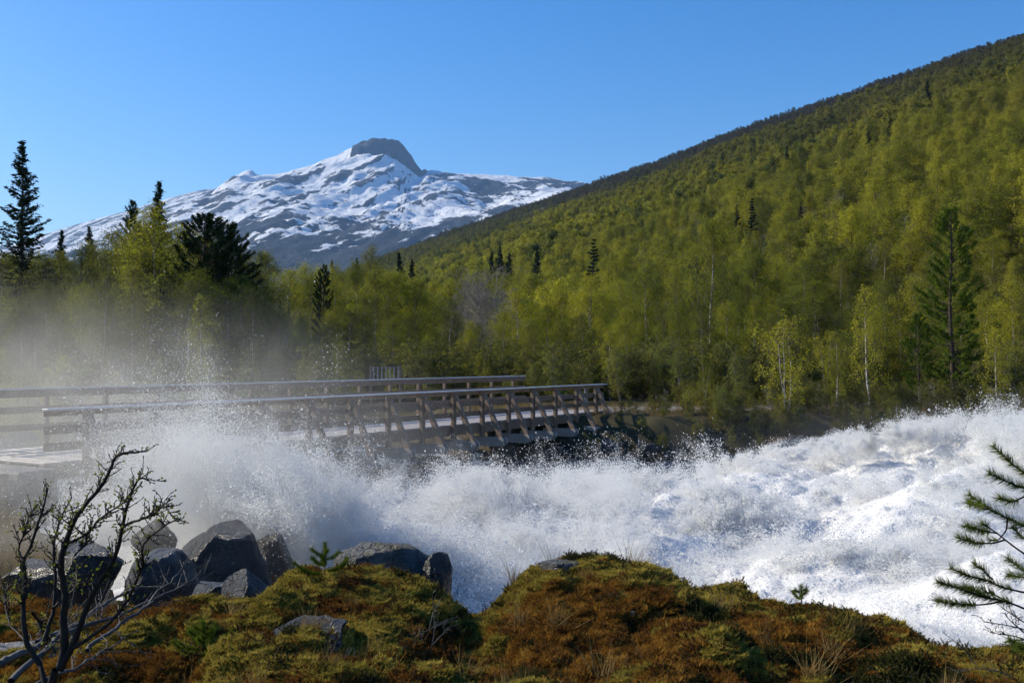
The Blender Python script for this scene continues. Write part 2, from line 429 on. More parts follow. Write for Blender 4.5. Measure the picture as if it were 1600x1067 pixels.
# ------------------------------------------------------------------ mountain
def mountain():
    YR = 5000.0
    skyl = np.array([(-400, 470), (-200, 440), (0, 420), (120, 400), (200, 372), (270, 338), (330, 303), (378, 268), (392, 263), (402, 274), (440, 270), (480, 259), (520, 244), (548, 231), (556, 229), (566, 224),
                     (584, 218), (604, 217), (622, 219), (634, 232), (645, 248), (655, 263), (661, 268), (676, 264), (700, 270), (760, 272), (820, 276), (860, 277), (912, 289),
                     (1000, 310), (1200, 360), (1500, 430)], float)
    rows = [  # (depth, [(px, py) ...])  lower benches, nearer to the camera
        (4350, [(-400, 480), (0, 430), (150, 400), (270, 352), (340, 330), (420, 318), (520, 326), (600, 324), (690, 318), (760, 334), (840, 322), (920, 318), (1200, 380), (1500, 450)]),
        (3950, [(-400, 490), (0, 445), (150, 410), (270, 362), (400, 336), (520, 340), (620, 332), (700, 330), (780, 322), (860, 309), (930, 300), (1200, 375), (1500, 450)]),
        (3500, [(-400, 500), (0, 460), (200, 400), (300, 378), (420, 362), (560, 362), (680, 352), (800, 345), (920, 330), (1200, 400), (1500, 470)]),
        (2900, [(-400, 520), (0, 500), (300, 440), (500, 425), (700, 418), (900, 410), (1500, 490)]),
        (2300, [(-400, 556), (0, 552), (500, 540), (900, 536), (1500, 552)])]
    xs = np.linspace(-4600, 2300, 420); ys = np.concatenate([np.linspace(2250, 4300, 130), np.linspace(4310, 5040, 110), np.linspace(5060, 7000, 40)])
    X, Y = np.meshgrid(xs, ys)
    def rowz(pp, d):
        pp = np.array(pp, float); return np.interp(xs, (pp[:, 0] - 800) / F_PX * d, EYE - (pp[:, 1] - HORIZON) / F_PX * d)
    R = [(d, rowz(pp, d)) for d, pp in rows][::-1] + [(YR, rowz(skyl, YR))]
    dep = [d for d, _ in R]; zz = np.stack([z for _, z in R])
    Z = np.empty_like(X)
    for j, y in enumerate(ys):
        if y >= YR:
            Z[j] = zz[-1] - (y - YR) * .25
        else:
            k = int(np.searchsorted(dep, y, 'right') - 1); k = min(max(k, 0), len(dep) - 2)
            t = np.clip((y - dep[k]) / (dep[k + 1] - dep[k]), 0, 1)
            Z[j] = zz[k] * (1 - t) + zz[k + 1] * t
    # strata: ribs that dip to the left, gullies and knolls
    amp = sstep(2400, 3600, Y) * (1 - .93 * sstep(4820, 5000, Y))
    th = np.radians(lerp(27, -14, sstep(560, 720, X / Y * F_PX + 800)))
    e1 = X * np.cos(th) + Z * np.sin(th); e2 = -X * np.sin(th) + Z * np.cos(th)
    rib = billow(e1 / 520, e2 / 105, 4, 3)
    Z += amp * (70 * (.3 - rib) + 85 * (.3 - billow(X / 420, Y / 340, 5, 7, .55)) + 24 * (.3 - billow(X / 90, Y / 80, 3, 15)))
    Z += 9 * fbm(X / 60, Y / 40, 3, 19) * sstep(2400, 3000, Y)
    # cliff of the summit block
    px = X / YR * F_PX + 800
    top = np.interp(xs, (skyl[:, 0] - 800) / F_PX * YR, EYE - (skyl[:, 1] - HORIZON) / F_PX * YR)[None]
    base_py = np.interp(px, [540, 548, 556, 566, 580, 600, 620, 640, 658, 668], [233, 232, 230, 231, 238, 249, 260, 271, 279, 269])
    base_z = EYE - (base_py - HORIZON) / F_PX * 4900
    inblk = (px > 552) & (px < 668) & (Y > 4800) & (Y <= YR)
    k = np.clip((Y + 48 * fbm(X / 38, Y / 300, 4, 2) - 4890) / 75, 0, 1) ** .8
    Zc = np.where(Y < 4890, np.minimum(Z, base_z - (4890 - Y) * .35), lerp(base_z, top, k))
    Z = np.where(inblk, Zc, Z)
    rock = np.where((px > 552) & (px < 664) & (Y > 4880) & (Z > base_z - 4), 1.0, 0.0)
    # snow cover: more on benches and lee slopes, bare ribs, none in the woods at the foot
    gy_, gx_ = np.gradient(Z, ys, xs)
    slope = np.hypot(gx_, gy_)
    cur = fbm(X / 240, Y / 160, 4, 33)
    streak = fbm(e1 / 420, e2 / 40, 4, 37)
    py = HORIZON - (Z - EYE) / Y * F_PX
    snow = .80 + .75 * cur + 1.7 * streak - .45 * (slope - .6) + 1.3 * (rib - .28)
    snow -= .85 * sstep(540, 380, Z + 70 * cur) + .5 * sstep(400, 300, Z)
    snow -= .55 * sstep(700, 790, px) * sstep(940, 880, px) * sstep(740, 800, Z) * sstep(930, 850, Z)      # bare cliff band right of the summit
    snow += .35 * sstep(830, 1000, Z) * sstep(1100, 1000, px)
    snow = np.where(rock > 0, -1, snow)
    Z = Z + np.where(rock > 0, 26 * fbm(X / 26, Y / 30, 3, 83), 0) * sstep(4995, 4970, Y)
    V = np.stack([X, Y, Z], -1).reshape(-1, 3)
    me = mesh('mountain', V, [grid_faces(len(xs), len(ys))], [M['mountain']], smooth=True)
    set_attr(me, 'snow', snow.ravel()); set_attr(me, 'strata', np.stack([e1 / 5, Y * .4, e2], -1).reshape(-1, 3), 'FLOAT_VECTOR')
    tag(obj('mountain', me), 'snow streaked mountain with a dark rounded summit cliff', kind='structure')
    # lower ridge behind it on the left
    sk = np.array([(-600, 440), (-200, 420), (20, 380), (70, 364), (130, 346), (190, 330), (250, 312), (300, 298), (326, 293), (345, 300), (420, 330), (600, 380)], float)
    D = 6400.; xs = np.linspace(-6000, -700, 200); ys = np.linspace(5300, 7000, 70)
    X, Y = np.meshgrid(xs, ys)
    top = np.interp(xs, (sk[:, 0] - 800) / F_PX * D, EYE - (sk[:, 1] - HORIZON) / F_PX * D)
    Z = top[None] - np.abs(Y - D) * np.where(Y < D, .52, .3) + 40 * fbm(X / 240, Y / 200, 4, 61) * sstep(0, 300, np.abs(Y - D))
    snow = .55 + .7 * fbm((X * .8 + Y * .6) / 400, (Y * .8 - X * .6) / 80, 4, 71) + .35 * fbm(X / 200, Y / 200, 3, 73) - 1.2 * sstep(700, 480, Z)
    me = mesh('mountain_ridge', np.stack([X, Y, Z], -1).reshape(-1, 3), [grid_faces(len(xs), len(ys))], [M['mountain']], smooth=True)
    set_attr(me, 'snow', snow.ravel()); set_attr(me, 'strata', np.stack([(X * .9 + Z * .4) / 5, Y * .4, Z * .9 - X * .4], -1).reshape(-1, 3), 'FLOAT_VECTOR')
    tag(obj('mountain_ridge', me), 'lower snowy ridge behind the main mountain', kind='structure')

def mountain_mat():
    m, nt, out = mat('mountain_snow_rock')
    g = nd(nt, 'ShaderNodeNewGeometry'); pos = g.outputs['Position']
    sn = nd(nt, 'ShaderNodeAttribute', attribute_name='snow').outputs['Fac']
    v = nd(nt, 'ShaderNodeAttribute', attribute_name='strata').outputs['Vector']
    a = noise(nt, v, .045, 6, .7); b = noise(nt, pos, .011, 4, .6)
    f = math_(nt, 'ADD', sn, math_(nt, 'MULTIPLY_ADD', a, 3.4, -1.7))
    f = math_(nt, 'ADD', f, math_(nt, 'MULTIPLY_ADD', b, .8, -.4))
    k = ramp(nt, f, [(.44, 0.0), (.56, 1.0)])
    z = nd(nt, 'ShaderNodeSeparateXYZ', {0: pos}).outputs[2]
    rk = ramp(nt, noise(nt, pos, .02, 6, .7), [(.3, (.014, .019, .028)), (.7, (.048, .058, .075))])  # blue tint in the rock colour stands in for haze
    ck = noise(nt, nd(nt, 'ShaderNodeVectorMath', {0: pos, 1: (1.0, 1.0, .22)}, operation='MULTIPLY').outputs[0], .03, 6, .75)
    rkc = mixc(nt, 1.0, rk.outputs[0], ramp(nt, ck, [(.36, .30), (.56, 1.35)]).outputs[0], 'MULTIPLY')
    wd = ramp(nt, noise(nt, pos, .05, 4, .7), [(.3, (.012, .017, .022)), (.7, (.032, .040, .046))])  # wooded foot, its colour blued for haze as well
    base = mixc(nt, nd(nt, 'ShaderNodeMapRange', {0: z, 1: 560.0, 2: 420.0}).outputs[0], rkc, wd.outputs[0])
    col = mixc(nt, k, base, (.80, .82, .85))
    bsdf(nt, out, col, .8, (math_(nt, 'ADD', noise(nt, pos, .03, 6, .7), ck), .9, 16.0), .15)
    return m
M['mountain'] = mountain_mat()
mountain()

# ------------------------------------------------------------------ bridge
def bevel_box(name, h, mats, bev=.008):
    bm = bmesh.new(); bmesh.ops.create_cube(bm, size=2.0)
    bmesh.ops.scale(bm, vec=Vector(h), verts=bm.verts)
    if bev: bmesh.ops.bevel(bm, geom=bm.edges[:], offset=bev, segments=1, affect='EDGES')
    me = bpy.data.meshes.new(name); bm.to_mesh(me); bm.free()
    for m in mats: me.materials.append(m)
    return me

bridge = empty('wooden_bridge', (BO[0], BO[1], 0), math.atan2(U[1], U[0]))
tag(bridge, 'weathered timber bridge with braced railings crossing the rapids', 'bridge')
# local axes: x along the bridge, y away from the camera side (near railing at y = 0), z up
SP = 1.752; W = 4.1; rngb = random.Random(4)
L0, L1 = -3 * SP - .98, 11 * SP + .93
plank_me = [bevel_box('plank', (.072, W / 2 - .08, .024), [M['wood_grey']], .006) for _ in range(2)]
x = L0 + .08; k = 0
while x < L1:
    o = obj('plank', plank_me[k % 2], bridge, (x, W / 2 + rngb.uniform(-.012, .012), -.026 + rngb.uniform(-.003, .003))); x += .152; k += 1
beam_me = bevel_box('main_beam', ((L1 - L0) / 2, .09, .16), [M['wood']])
for y in (.16, 1.4, 2.7, W - .16): obj('main_beam', beam_me, bridge, ((L0 + L1) / 2, y, -.213))
post_me = bevel_box('post', (.085, .065, .93), [M['wood']], .01)
postf_me = bevel_box('post', (.06, .06, 1.0), [M['wood']], .01)
bl = math.hypot(.74, 1.50)
brace_me = bevel_box('brace', (.062, .085, bl / 2), [M['wood']], .008)
def sill_mesh():
    bm = bmesh.new()
    pr = [(-.98, .08), (-.92, .15), (.5, .15), (.5, -.16), (-.86, -.16), (-.98, -.06)]
    a = [bm.verts.new((-.032, y, z)) for y, z in pr]; b = [bm.verts.new((.032, y, z)) for y, z in pr]
    bm.faces.new(a); bm.faces.new(b[::-1])
    for i in range(len(pr)): bm.faces.new((a[i], b[i], b[(i + 1) % len(pr)], a[(i + 1) % len(pr)])[::-1])
    bmesh.ops.recalc_face_normals(bm, faces=bm.faces)
    me = bpy.data.meshes.new('sill_beam'); bm.to_mesh(me); bm.free(); me.materials.append(M['wood_grey']); return me
sill_me = sill_mesh()
for k in range(-3, 12):
    x = k * SP
    p = obj('post', post_me, bridge, (x, -.005, .19)); p.rotation_euler = (0, rngb.uniform(-.008, .008), 0)
    b = obj('brace', brace_me, bridge, (x, -.07 - .37, .97 - .75)); b.rotation_euler = (-math.atan2(.74, 1.50), 0, 0)
    for s in (-1, 1): obj('sill_beam', sill_me, bridge, (x + s * .105, .0, -.66))
    obj('post', postf_me, bridge, (x + rngb.uniform(-.02, .02), W + .07, .42))
def rails(z0, z1, y, th, m, name='rail_board', ov=0.0):
    edges = [L0 - ov] + [k * SP for k in (0, 4, 8)] + [L1 + ov]
    for a, b in zip(edges[:-1], edges[1:]):
        me = bevel_box(name, ((b - a) / 2 - .004, th, (z1 - z0) / 2), [m], .006)
        o = obj(name, me, bridge, ((a + b) / 2, y, (z0 + z1) / 2)); o.rotation_euler = (0, rngb.uniform(-.0008, .0008), 0)
NI = .10
for z0, z1 in ((.99, 1.10), (.60, .79), (.24, .42)): rails(z0, z1, NI, .022, M['wood'])
rails(1.125, 1.165, 0.02, .105, M['cap'], 'cap_rail', .03)
for z0, z1 in ((1.26, 1.45), (.86, 1.03), (.42, .58)): rails(z0, z1, W - .02, .024, M['wood'])
rails(1.452, 1.49, W + .04, .09, M['cap'], 'cap_rail', .03)
abut = obj('abutment', bevel_box('abutment', (.45, W / 2 + .3, .9), [M['granite_pale']], .04), bridge, (L1 + .35, W / 2, -1.0))
abut2 = obj('abutment', abut.data, bridge, (L0 - .35, W / 2, -1.0))

# light post by the road past the bridge end
o = empty('marker_post', (3.5, 47.6, -.1)); tag(o, 'pale wooden post standing by the road past the bridge end', 'post')
obj('post', bevel_box('post', (.075, .075, .5), [M['pale_twig']], .012), o, (0, 0, .42)); obj('cap', bevel_box('cap', (.095, .095, .025), [M['pale_twig']], .01), o, (0, 0, .945))

# ------------------------------------------------------------------ river surface
CP = [  # photo pixel, distance -> heights of the heaped white water
    (455, 850, 15.5), (400, 880, 14), (430, 915, 14.5), (520, 858, 17.5), (600, 868, 18), (640, 845, 20), (560, 780, 24), (720, 858, 20), (760, 920, 18), (700, 790, 26), (850, 770, 28), (840, 840, 22), (900, 900, 19),
    (930, 800, 26), (960, 752, 32), (1050, 730, 35), (1060, 800, 26), (1140, 735, 36), (1120, 850, 22), (1200, 738, 33), (1260, 706, 36), (1330, 697, 37), (1385, 680, 36), (1455, 660, 35),
    (1540, 690, 34), (1600, 660, 31), (1420, 730, 30), (1320, 770, 27), (1240, 830, 24), (1520, 750, 26), (1420, 830, 21), (1600, 800, 21), (1300, 900, 19.5), (1450, 930, 18), (1600, 900, 17), (1700, 700, 26), (1700, 900, 15),
    (300, 800, 21), (150, 800, 23), (60, 790, 24), (200, 740, 31), (500, 720, 34), (330, 740, 29), (650, 725, 34.5), (100, 730, 33), (-100, 780, 25), (780, 728, 35), (1000, 905, 19.5)]
CPW = np.array([P(*q) for q in CP])
ext = [(20, 44, -1.5), (30, 40, -1.6), (45, 30, -2), (60, 20, -2.2), (14, 10, -2.6), (25, 8, -2.6), (0, 10, -2.7), (-20, 45, -1.4), (-35, 60, -1.2), (-55, 75, -1.0), (-3, 11, -2.0), (60, 0, -2.5)]
CPW = np.concatenate([CPW, np.array(ext, float)])

def water_base(x, y):
    n = np.zeros(x.shape); d = np.zeros(x.shape)
    for c in CPW:
        w = 1.0 / ((x - c[0]) ** 2 + (y - c[1]) ** 2 + 1.1) ** 1.9
        n += w * c[2]; d += w
    return n / d
def calm(x, y):                    # 1 where the river is still dark and fairly smooth: upstream and under the bridge
    w = (x - BO[0]) * U[0] + (y - BO[1]) * U[1]; lat = (x - BO[0]) * CN[0] + (y - BO[1]) * CN[1]
    e = 4.5 + .35 * (w - 4) - 1.6 * sstep(2, -6, w) + 2.2 * fbm(x / 3, y / 3, 3, 91)
    return sstep(e + 2.5, e - 2.0, lat) * sstep(46, 36, np.abs(w))
def turb(x, y): return sstep(-.25, .55, fbm(x / 3.4, y / 3.4, 3, 101)) * (1 - .85 * calm(x, y))
def water_z(x, y, fine=True):
    c = calm(x, y); sd = poly_sdf(x, y, RIVER)
    k = (1 - .72 * c)
    p = (x * .88 - y * .475) / 2.1; q = x * .475 + y * .88
    a = 1.25 * (billow(p / 2.6, q / 2.6, 1, 111, .45) - .30) + .50 * (billow(p / 1.0, q / 1.0, 2, 121) - .28)
    z = water_base(x, y) + k * a * .95
    if fine: z = z + k * (.24 * (billow(p / .42, q / .42, 3, 131) - .28) + .05 * fbm(p / .14, q / .14, 2, 141))
    return z - .5 * sstep(-1.0, 1.0, sd)
wx = np.concatenate([np.arange(-64, -14, .6), np.arange(-14, 20, .10), np.arange(20, 95, .7)])
wy = np.concatenate([np.arange(-30, 9.4, .8), np.arange(9.4, 26, .095), np.arange(26, 46, .13), np.arange(46, 76, .7)])
WX, WY = np.meshgrid(wx, wy); wf = grid_faces(len(wx), len(wy))
sdw = poly_sdf(WX.ravel(), WY.ravel(), RIVER)
keep = (sdw[wf] < 1.3).any(1); wf = wf[keep]
WZ = water_z(WX.ravel(), WY.ravel())
used = np.zeros(WX.size, bool); used[wf.ravel()] = True; remap = np.cumsum(used) - 1
V = np.column_stack([WX.ravel(), WY.ravel(), WZ])[used]
def water_mat():
    m, nt, out = mat('white_water')
    pos = nd(nt, 'ShaderNodeNewGeometry').outputs['Position']
    f = nd(nt, 'ShaderNodeAttribute', attribute_name='foam').outputs['Fac']
    v = nd(nt, 'ShaderNodeMapping', {'Vector': pos, 'Rotation': (0, 0, .55), 'Scale': (.45, 1.5, 1.0)}).outputs[0]
    n = noise(nt, v, 1.6, 7, .72, .4)
    k = ramp(nt, math_(nt, 'ADD', f, math_(nt, 'MULTIPLY_ADD', n, 1.8, -.9)), [(.30, 0.0), (.62, 1.0)])
    col = mixc(nt, k, (.060, .070, .072), (.74, .735, .72))
    rg = nd(nt, 'ShaderNodeMapRange', {0: k.outputs[0], 3: .12, 4: .75}).outputs[0]
    h = math_(nt, 'ADD', noise(nt, v, 5, 6, .7), math_(nt, 'MULTIPLY', noise(nt, pos, 30, 4, .7), .35))
    bsdf(nt, out, col, rg, (h, .7, .08), .4, **{'Subsurface Weight': math_(nt, 'MULTIPLY', k.outputs[0], .5), 'Subsurface Radius': (.9, .95, 1.0), 'Subsurface Scale': .10})
    return m
M['water'] = water_mat()
me = mesh('river', V, [remap[wf]], [M['water']], smooth=True)
set_attr(me, 'foam', (1.0 - .95 * calm(V[:, 0], V[:, 1]) + .25 * fbm(V[:, 0] / 1.5, V[:, 1] / 1.5, 3, 151) - .75 * sstep(.10, .5, fbm((V[:, 0] * .88 - V[:, 1] * .475) / 5, (V[:, 0] * .475 + V[:, 1] * .88) / 2.2, 3, 157)) * sstep(20, 27, V[:, 1])))
tag(obj('river', me), 'foaming white river in spring flood', kind='structure')

# ------------------------------------------------------------------ spray: droplets thrown up by the rapids
rs = np.random.default_rng(11)
SPR, RAD = [], []
def in_view(p):                    # only build droplets the photo could show (with a margin)
    a = p[:, 0] / np.maximum(p[:, 1], .1); return (p[:, 1] > 6) & (a > -.62) & (a < .62)
def put(p, r):
    k = in_view(p); SPR.append(p[k].astype(np.float32)); RAD.append(np.broadcast_to(r, (len(p),))[k].astype(np.float32))
# froth that hugs the water
def bil(A, x, y):
    i = np.clip(np.searchsorted(wx, x) - 1, 0, len(wx) - 2); j = np.clip(np.searchsorted(wy, y) - 1, 0, len(wy) - 2)
    tx = (x - wx[i]) / (wx[i + 1] - wx[i]); ty = (y - wy[j]) / (wy[j + 1] - wy[j])
    return (A[j, i] * (1 - tx) + A[j, i + 1] * tx) * (1 - ty) + (A[j + 1, i] * (1 - tx) + A[j + 1, i + 1] * tx) * ty
gCALM = calm(WX.ravel(), WY.ravel()).reshape(WX.shape); gTURB = turb(WX.ravel(), WY.ravel()).reshape(WX.shape); gSD = sdw.reshape(WX.shape); gWZ = WZ.reshape(WX.shape)
n = 2200000
yy = 11 + 34 * rs.random(n) ** 1.5; xx = (rs.random(n) * 1.2 - .6) * yy
k = (bil(gSD, xx, yy) < -.2) & (rs.random(n) < 1.02 - bil(gCALM, xx, yy)); xx, yy = xx[k], yy[k]
tb = bil(gTURB, xx, yy)
off = rs.exponential(1, len(xx)) * (.015 + .19 * tb ** 2)
put(np.column_stack([xx, yy, bil(gWZ, xx, yy) + off - .01]), (.0020 + .00019 * yy) * rs.lognormal(0, .35, len(xx)))
# bursts: ballistic fans leaving the crests
def burst(o, v, spread, n, T, r, squash=1.0, g=9.8):
    K = int(rs.integers(7, 16)); j = rs.integers(0, K, n)
    t0 = rs.uniform(.25, 1.0, K) * T; t = t0[j] * rs.random(n) ** .75
    jet = np.asarray(v)[None] * rs.uniform(.55, 1.12, (K, 1)) + rs.normal(size=(K, 3)) * spread * np.array([1, 1, squash])
    loose = rs.random((n, 1)) < .22
    vel = jet[j] * rs.uniform(.86, 1.06, (n, 1)) + rs.normal(size=(n, 3)) * spread * np.where(loose, .75, .13)
    o = np.asarray(o)[None] + (rs.normal(size=(K, 3)) * np.array([.22, .22, .05]))[j] + rs.normal(size=(n, 3)) * np.array([.06, .06, .03])
    p = o + vel * t[:, None]; p[:, 2] -= .5 * g * t * t
    put(p, r * rs.lognormal(-.1, .5, n))
nb = 0
cand = np.column_stack([rs.uniform(-.5, .6, 9000), 14 + 28 * rs.random(9000) ** 1.2]); cand[:, 0] *= cand[:, 1]
ok = (poly_sdf(cand[:, 0], cand[:, 1], RIVER) < -1) & (rs.random(9000) < turb(cand[:, 0], cand[:, 1]) ** 2); cand = cand[ok][:620]
cz = water_z(cand[:, 0], cand[:, 1], False)
for (x, y), z in zip(cand, cz):
    v = np.array([.9, -.4, 0]) * rs.normal(.6, 1.2) + np.array([0, 0, rs.uniform(1.6, 3.4)])
    burst((x, y, z), v, rs.uniform(.35, .8), int(rs.uniform(900, 3200)), rs.uniform(.35, .7), .0026 + .00015 * y)
# the big splash against the boulders on the left
for i in range(70):
    q = P(rs.uniform(370, 560), rs.uniform(800, 850), rs.uniform(13.5, 18.5))
    burst(q, np.array([rs.normal(-1.4, 1.1), rs.normal(.8, .8), rs.uniform(2.4, 5.0)]), rs.uniform(.4, .9), 9500, rs.uniform(.5, .95), .0030)
for i in range(46):
    q = P(rs.uniform(300, 480), rs.uniform(790, 840), rs.uniform(14, 18))
    burst(q, np.array([rs.normal(-2.6, 1.1), rs.normal(1.0, .9), rs.uniform(3.8, 6.2)]), rs.uniform(.6, 1.2), 11000, rs.uniform(.7, 1.15), .0025)
# leaping crest at the right and the droplets in front of the dark bank
for i in range(60):
    px = rs.uniform(1180, 1620); q = P(px, np.interp(px, [1180, 1300, 1385, 1455, 1540, 1620], [735, 698, 682, 664, 690, 662]) + 10, rs.uniform(31, 36))
    burst(q, np.array([rs.normal(.3, .7), rs.normal(0, .5), rs.uniform(1.4, 3.2)]), rs.uniform(.3, .6), 5200, rs.uniform(.4, .75), .0052)
for i in range(14):
    q = P(rs.uniform(1540, 1660), rs.uniform(690, 720), rs.uniform(24, 30))
    burst(q, np.array([rs.normal(.3, .9), rs.normal(0, .5), rs.uniform(2.8, 4.6)]), .8, 7000, .95, .0048)
for i in range(44):
    q = P(rs.uniform(880, 1120), rs.uniform(740, 775), rs.uniform(27, 34))
    burst(q, np.array([rs.normal(-.2, 1.3), rs.normal(.3, .8), rs.uniform(1.4, 3.2)]), .85, 2200, .9, .0055)
for i in range(80):
    q = P(rs.uniform(560, 1000), rs.uniform(760, 815), rs.uniform(22, 30))
    burst(q, np.array([rs.normal(-.8, 1.2), rs.normal(.3, .8), rs.uniform(1.8, 3.8)]), .8, 3000, .8, .0045)
for i in range(60):
    q = P(rs.uniform(560, 1000), rs.uniform(830, 910), rs.uniform(17, 22))
    burst(q, np.array([rs.normal(.2, 1.0), rs.normal(-.2, .6), rs.uniform(1.6, 3.0)]), .7, 4200, .6, .0042)
SPR = np.concatenate(SPR); RAD = np.concatenate(RAD)
me = mesh('spray', SPR, []); set_attr(me, 'drop_radius', RAD)
def spray_mat():
    m, nt, out = mat('spray_droplets')
    d = nd(nt, 'ShaderNodeBsdfDiffuse', {0: (.85, .85, .83, 1)}); t = nd(nt, 'ShaderNodeBsdfTranslucent', {0: (.85, .85, .83, 1)})
    mx = nd(nt, 'ShaderNodeMixShader', {0: .52, 1: d, 2: t}); nt.links.new(mx.outputs[0], out.inputs[0]); return m
M['spray'] = spray_mat(); me.materials.append(M['spray'])
spray = tag(obj('spray', me), 'cloud of white water droplets thrown up by the rapids', 'spray', kind='stuff')
def gn(o, name):
    ng = bpy.data.node_groups.new(name, 'GeometryNodeTree')
    ng.interface.new_socket('Geometry', in_out='INPUT', socket_type='NodeSocketGeometry')
    ng.interface.new_socket('Geometry', in_out='OUTPUT', socket_type='NodeSocketGeometry')
    md = o.modifiers.new(name, 'NODES'); md.node_group = ng
    return ng, ng.nodes.new('NodeGroupInput'), ng.nodes.new('NodeGroupOutput')
def named(ng, name, typ):
    n = ng.nodes.new('GeometryNodeInputNamedAttribute'); n.data_type = typ; n.inputs[0].default_value = name
    return n.outputs[0]
ng, gi, go = gn(spray, 'droplets')
mp = ng.nodes.new('GeometryNodeMeshToPoints'); sm = ng.nodes.new('GeometryNodeSetMaterial'); sm.inputs['Material'].default_value = M['spray']
ng.links.new(gi.outputs[0], mp.inputs['Mesh']); ng.links.new(named(ng, 'drop_radius', 'FLOAT'), mp.inputs['Radius'])
ng.links.new(mp.outputs[0], sm.inputs[0]); ng.links.new(sm.outputs[0], go.inputs[0])
print('droplets', len(SPR))

# ------------------------------------------------------------------ tree builders (each returns wood mesh, crown mesh, height)
def birch(seed, h=9.0, nl=34, nleaf=5200, leaf=.075, spread=.30, base=.2, twigs=6, mats=('birch_bark', 'twig', 'leaf'), multi=1, clump=.16, lean=.25):
    r = np.random.default_rng(seed); g = Geo(); c = Geo(); tips = []; wts = []
    for s in range(multi):
        ang = r.uniform(0, 6.28); hh = h * (1 if s == 0 else r.uniform(.72, .98)); ln = (lean if multi == 1 else lean + .7)
        tz = np.linspace(0, 1, 9); wob = np.cumsum(r.normal(0, .02 * h, (9, 2)), 0) * .35
        tr = np.column_stack([np.cos(ang) * ln * tz ** .8 * h / 9 + wob[:, 0], np.sin(ang) * ln * tz ** .8 * h / 9 + wob[:, 1], hh * tz]); tr[0, :2] = 0
        g.tube(tr[:8], ((.0095 * hh / multi ** .3) * (1 - tz) ** .85 + .004)[:8], 6, 0); g.tube(tr[7:], ((.0095 * hh / multi ** .3) * (1 - tz) ** .85 + .004)[7:], 5, 1)
        for i in range(int(nl / multi ** .6)):
            f = base + (1 - base) * (i + r.random()) / int(nl / multi ** .6); f = min(f, .985)
            st = np.array([np.interp(f, tz, tr[:, k]) for k in range(3)])
            az = i * 2.4 + r.normal(0, .5); gq = (f - base) / (1 - base); L = hh * (spread * math.sin(math.pi * min(1, .16 + .84 * gq) ** .95) ** .75 + .03) * r.uniform(.65, 1.15)
            el = math.radians(r.uniform(28, 55) + 18 * f)
            d = np.array([math.cos(az) * math.cos(el), math.sin(az) * math.cos(el), math.sin(el)])
            q = np.linspace(0, 1, 5)[:, None]
            lp = st + d * L * q + np.array([0, 0, -.18 * L]) * q ** 2.2 + np.cumsum(r.normal(0, .03 * L, (5, 3)), 0) * q
            g.tube(lp, np.linspace(.0042, .0012, 5) * hh * .55 + .002, 4, 1)
            for j in range(twigs):
                a = r.uniform(.3, 1); sp = np.array([np.interp(a, q[:, 0], lp[:, k]) for k in range(3)])
                dd = d * .6 + rdir(r, 1)[0]; dd /= np.linalg.norm(dd); tl = L * r.uniform(.2, .45) + .1
                tp = np.stack([sp, sp + dd * tl * .55 + [0, 0, .02], sp + dd * tl + np.array([0, 0, -.10 * tl])])
                g.tube(tp, [.007, .005, .003], 3, 1)
                tips.append(tp); wts.append(tl)
    tips = np.array(tips); w = np.array(wts); w /= w.sum()
    k = r.choice(len(tips), nleaf, p=w); t = r.random(nleaf)[:, None] ** .6
    pos = np.where(t < .5, lerp(tips[k, 0], tips[k, 1], t * 2), lerp(tips[k, 1], tips[k, 2], t * 2 - 1)) + r.normal(0, clump, (nleaf, 3)) * h / 9
    pos = pos[pos[:, 2] > .25]
    cen = np.array([0, 0, h * (base + .45 * (1 - base))]); ow = (pos - cen) * np.array([1, 1, .55]) + np.array([0, 0, .04 * h]); ow /= np.linalg.norm(ow, axis=1)[:, None] + 1e-9
    nn_ = ow * .95 + rdir(r, len(pos)) * .8; nn_ /= np.linalg.norm(nn_, axis=1)[:, None]
    du = np.cross(nn_, rdir(r, len(pos))); du /= np.linalg.norm(du, axis=1)[:, None] + 1e-9; dv = np.cross(nn_, du)
    sz = leaf * r.uniform(.6, 1.35, len(pos))[:, None] * .5; c.quads(pos, du * sz, dv * sz * .65, 0)
    return g.mesh('trunk', [M[mats[0]], M[mats[1]]], True), c.mesh('crown', [M[mats[2]]]), h

def bare(seed, h=6, multi=7, nt=70, mats=('pale_twig', 'pale_twig', 'leaf_dull'), nleaf=500):
    return birch(seed, h, nt, nleaf, .06, .34, .22, 9, mats, multi, .1)

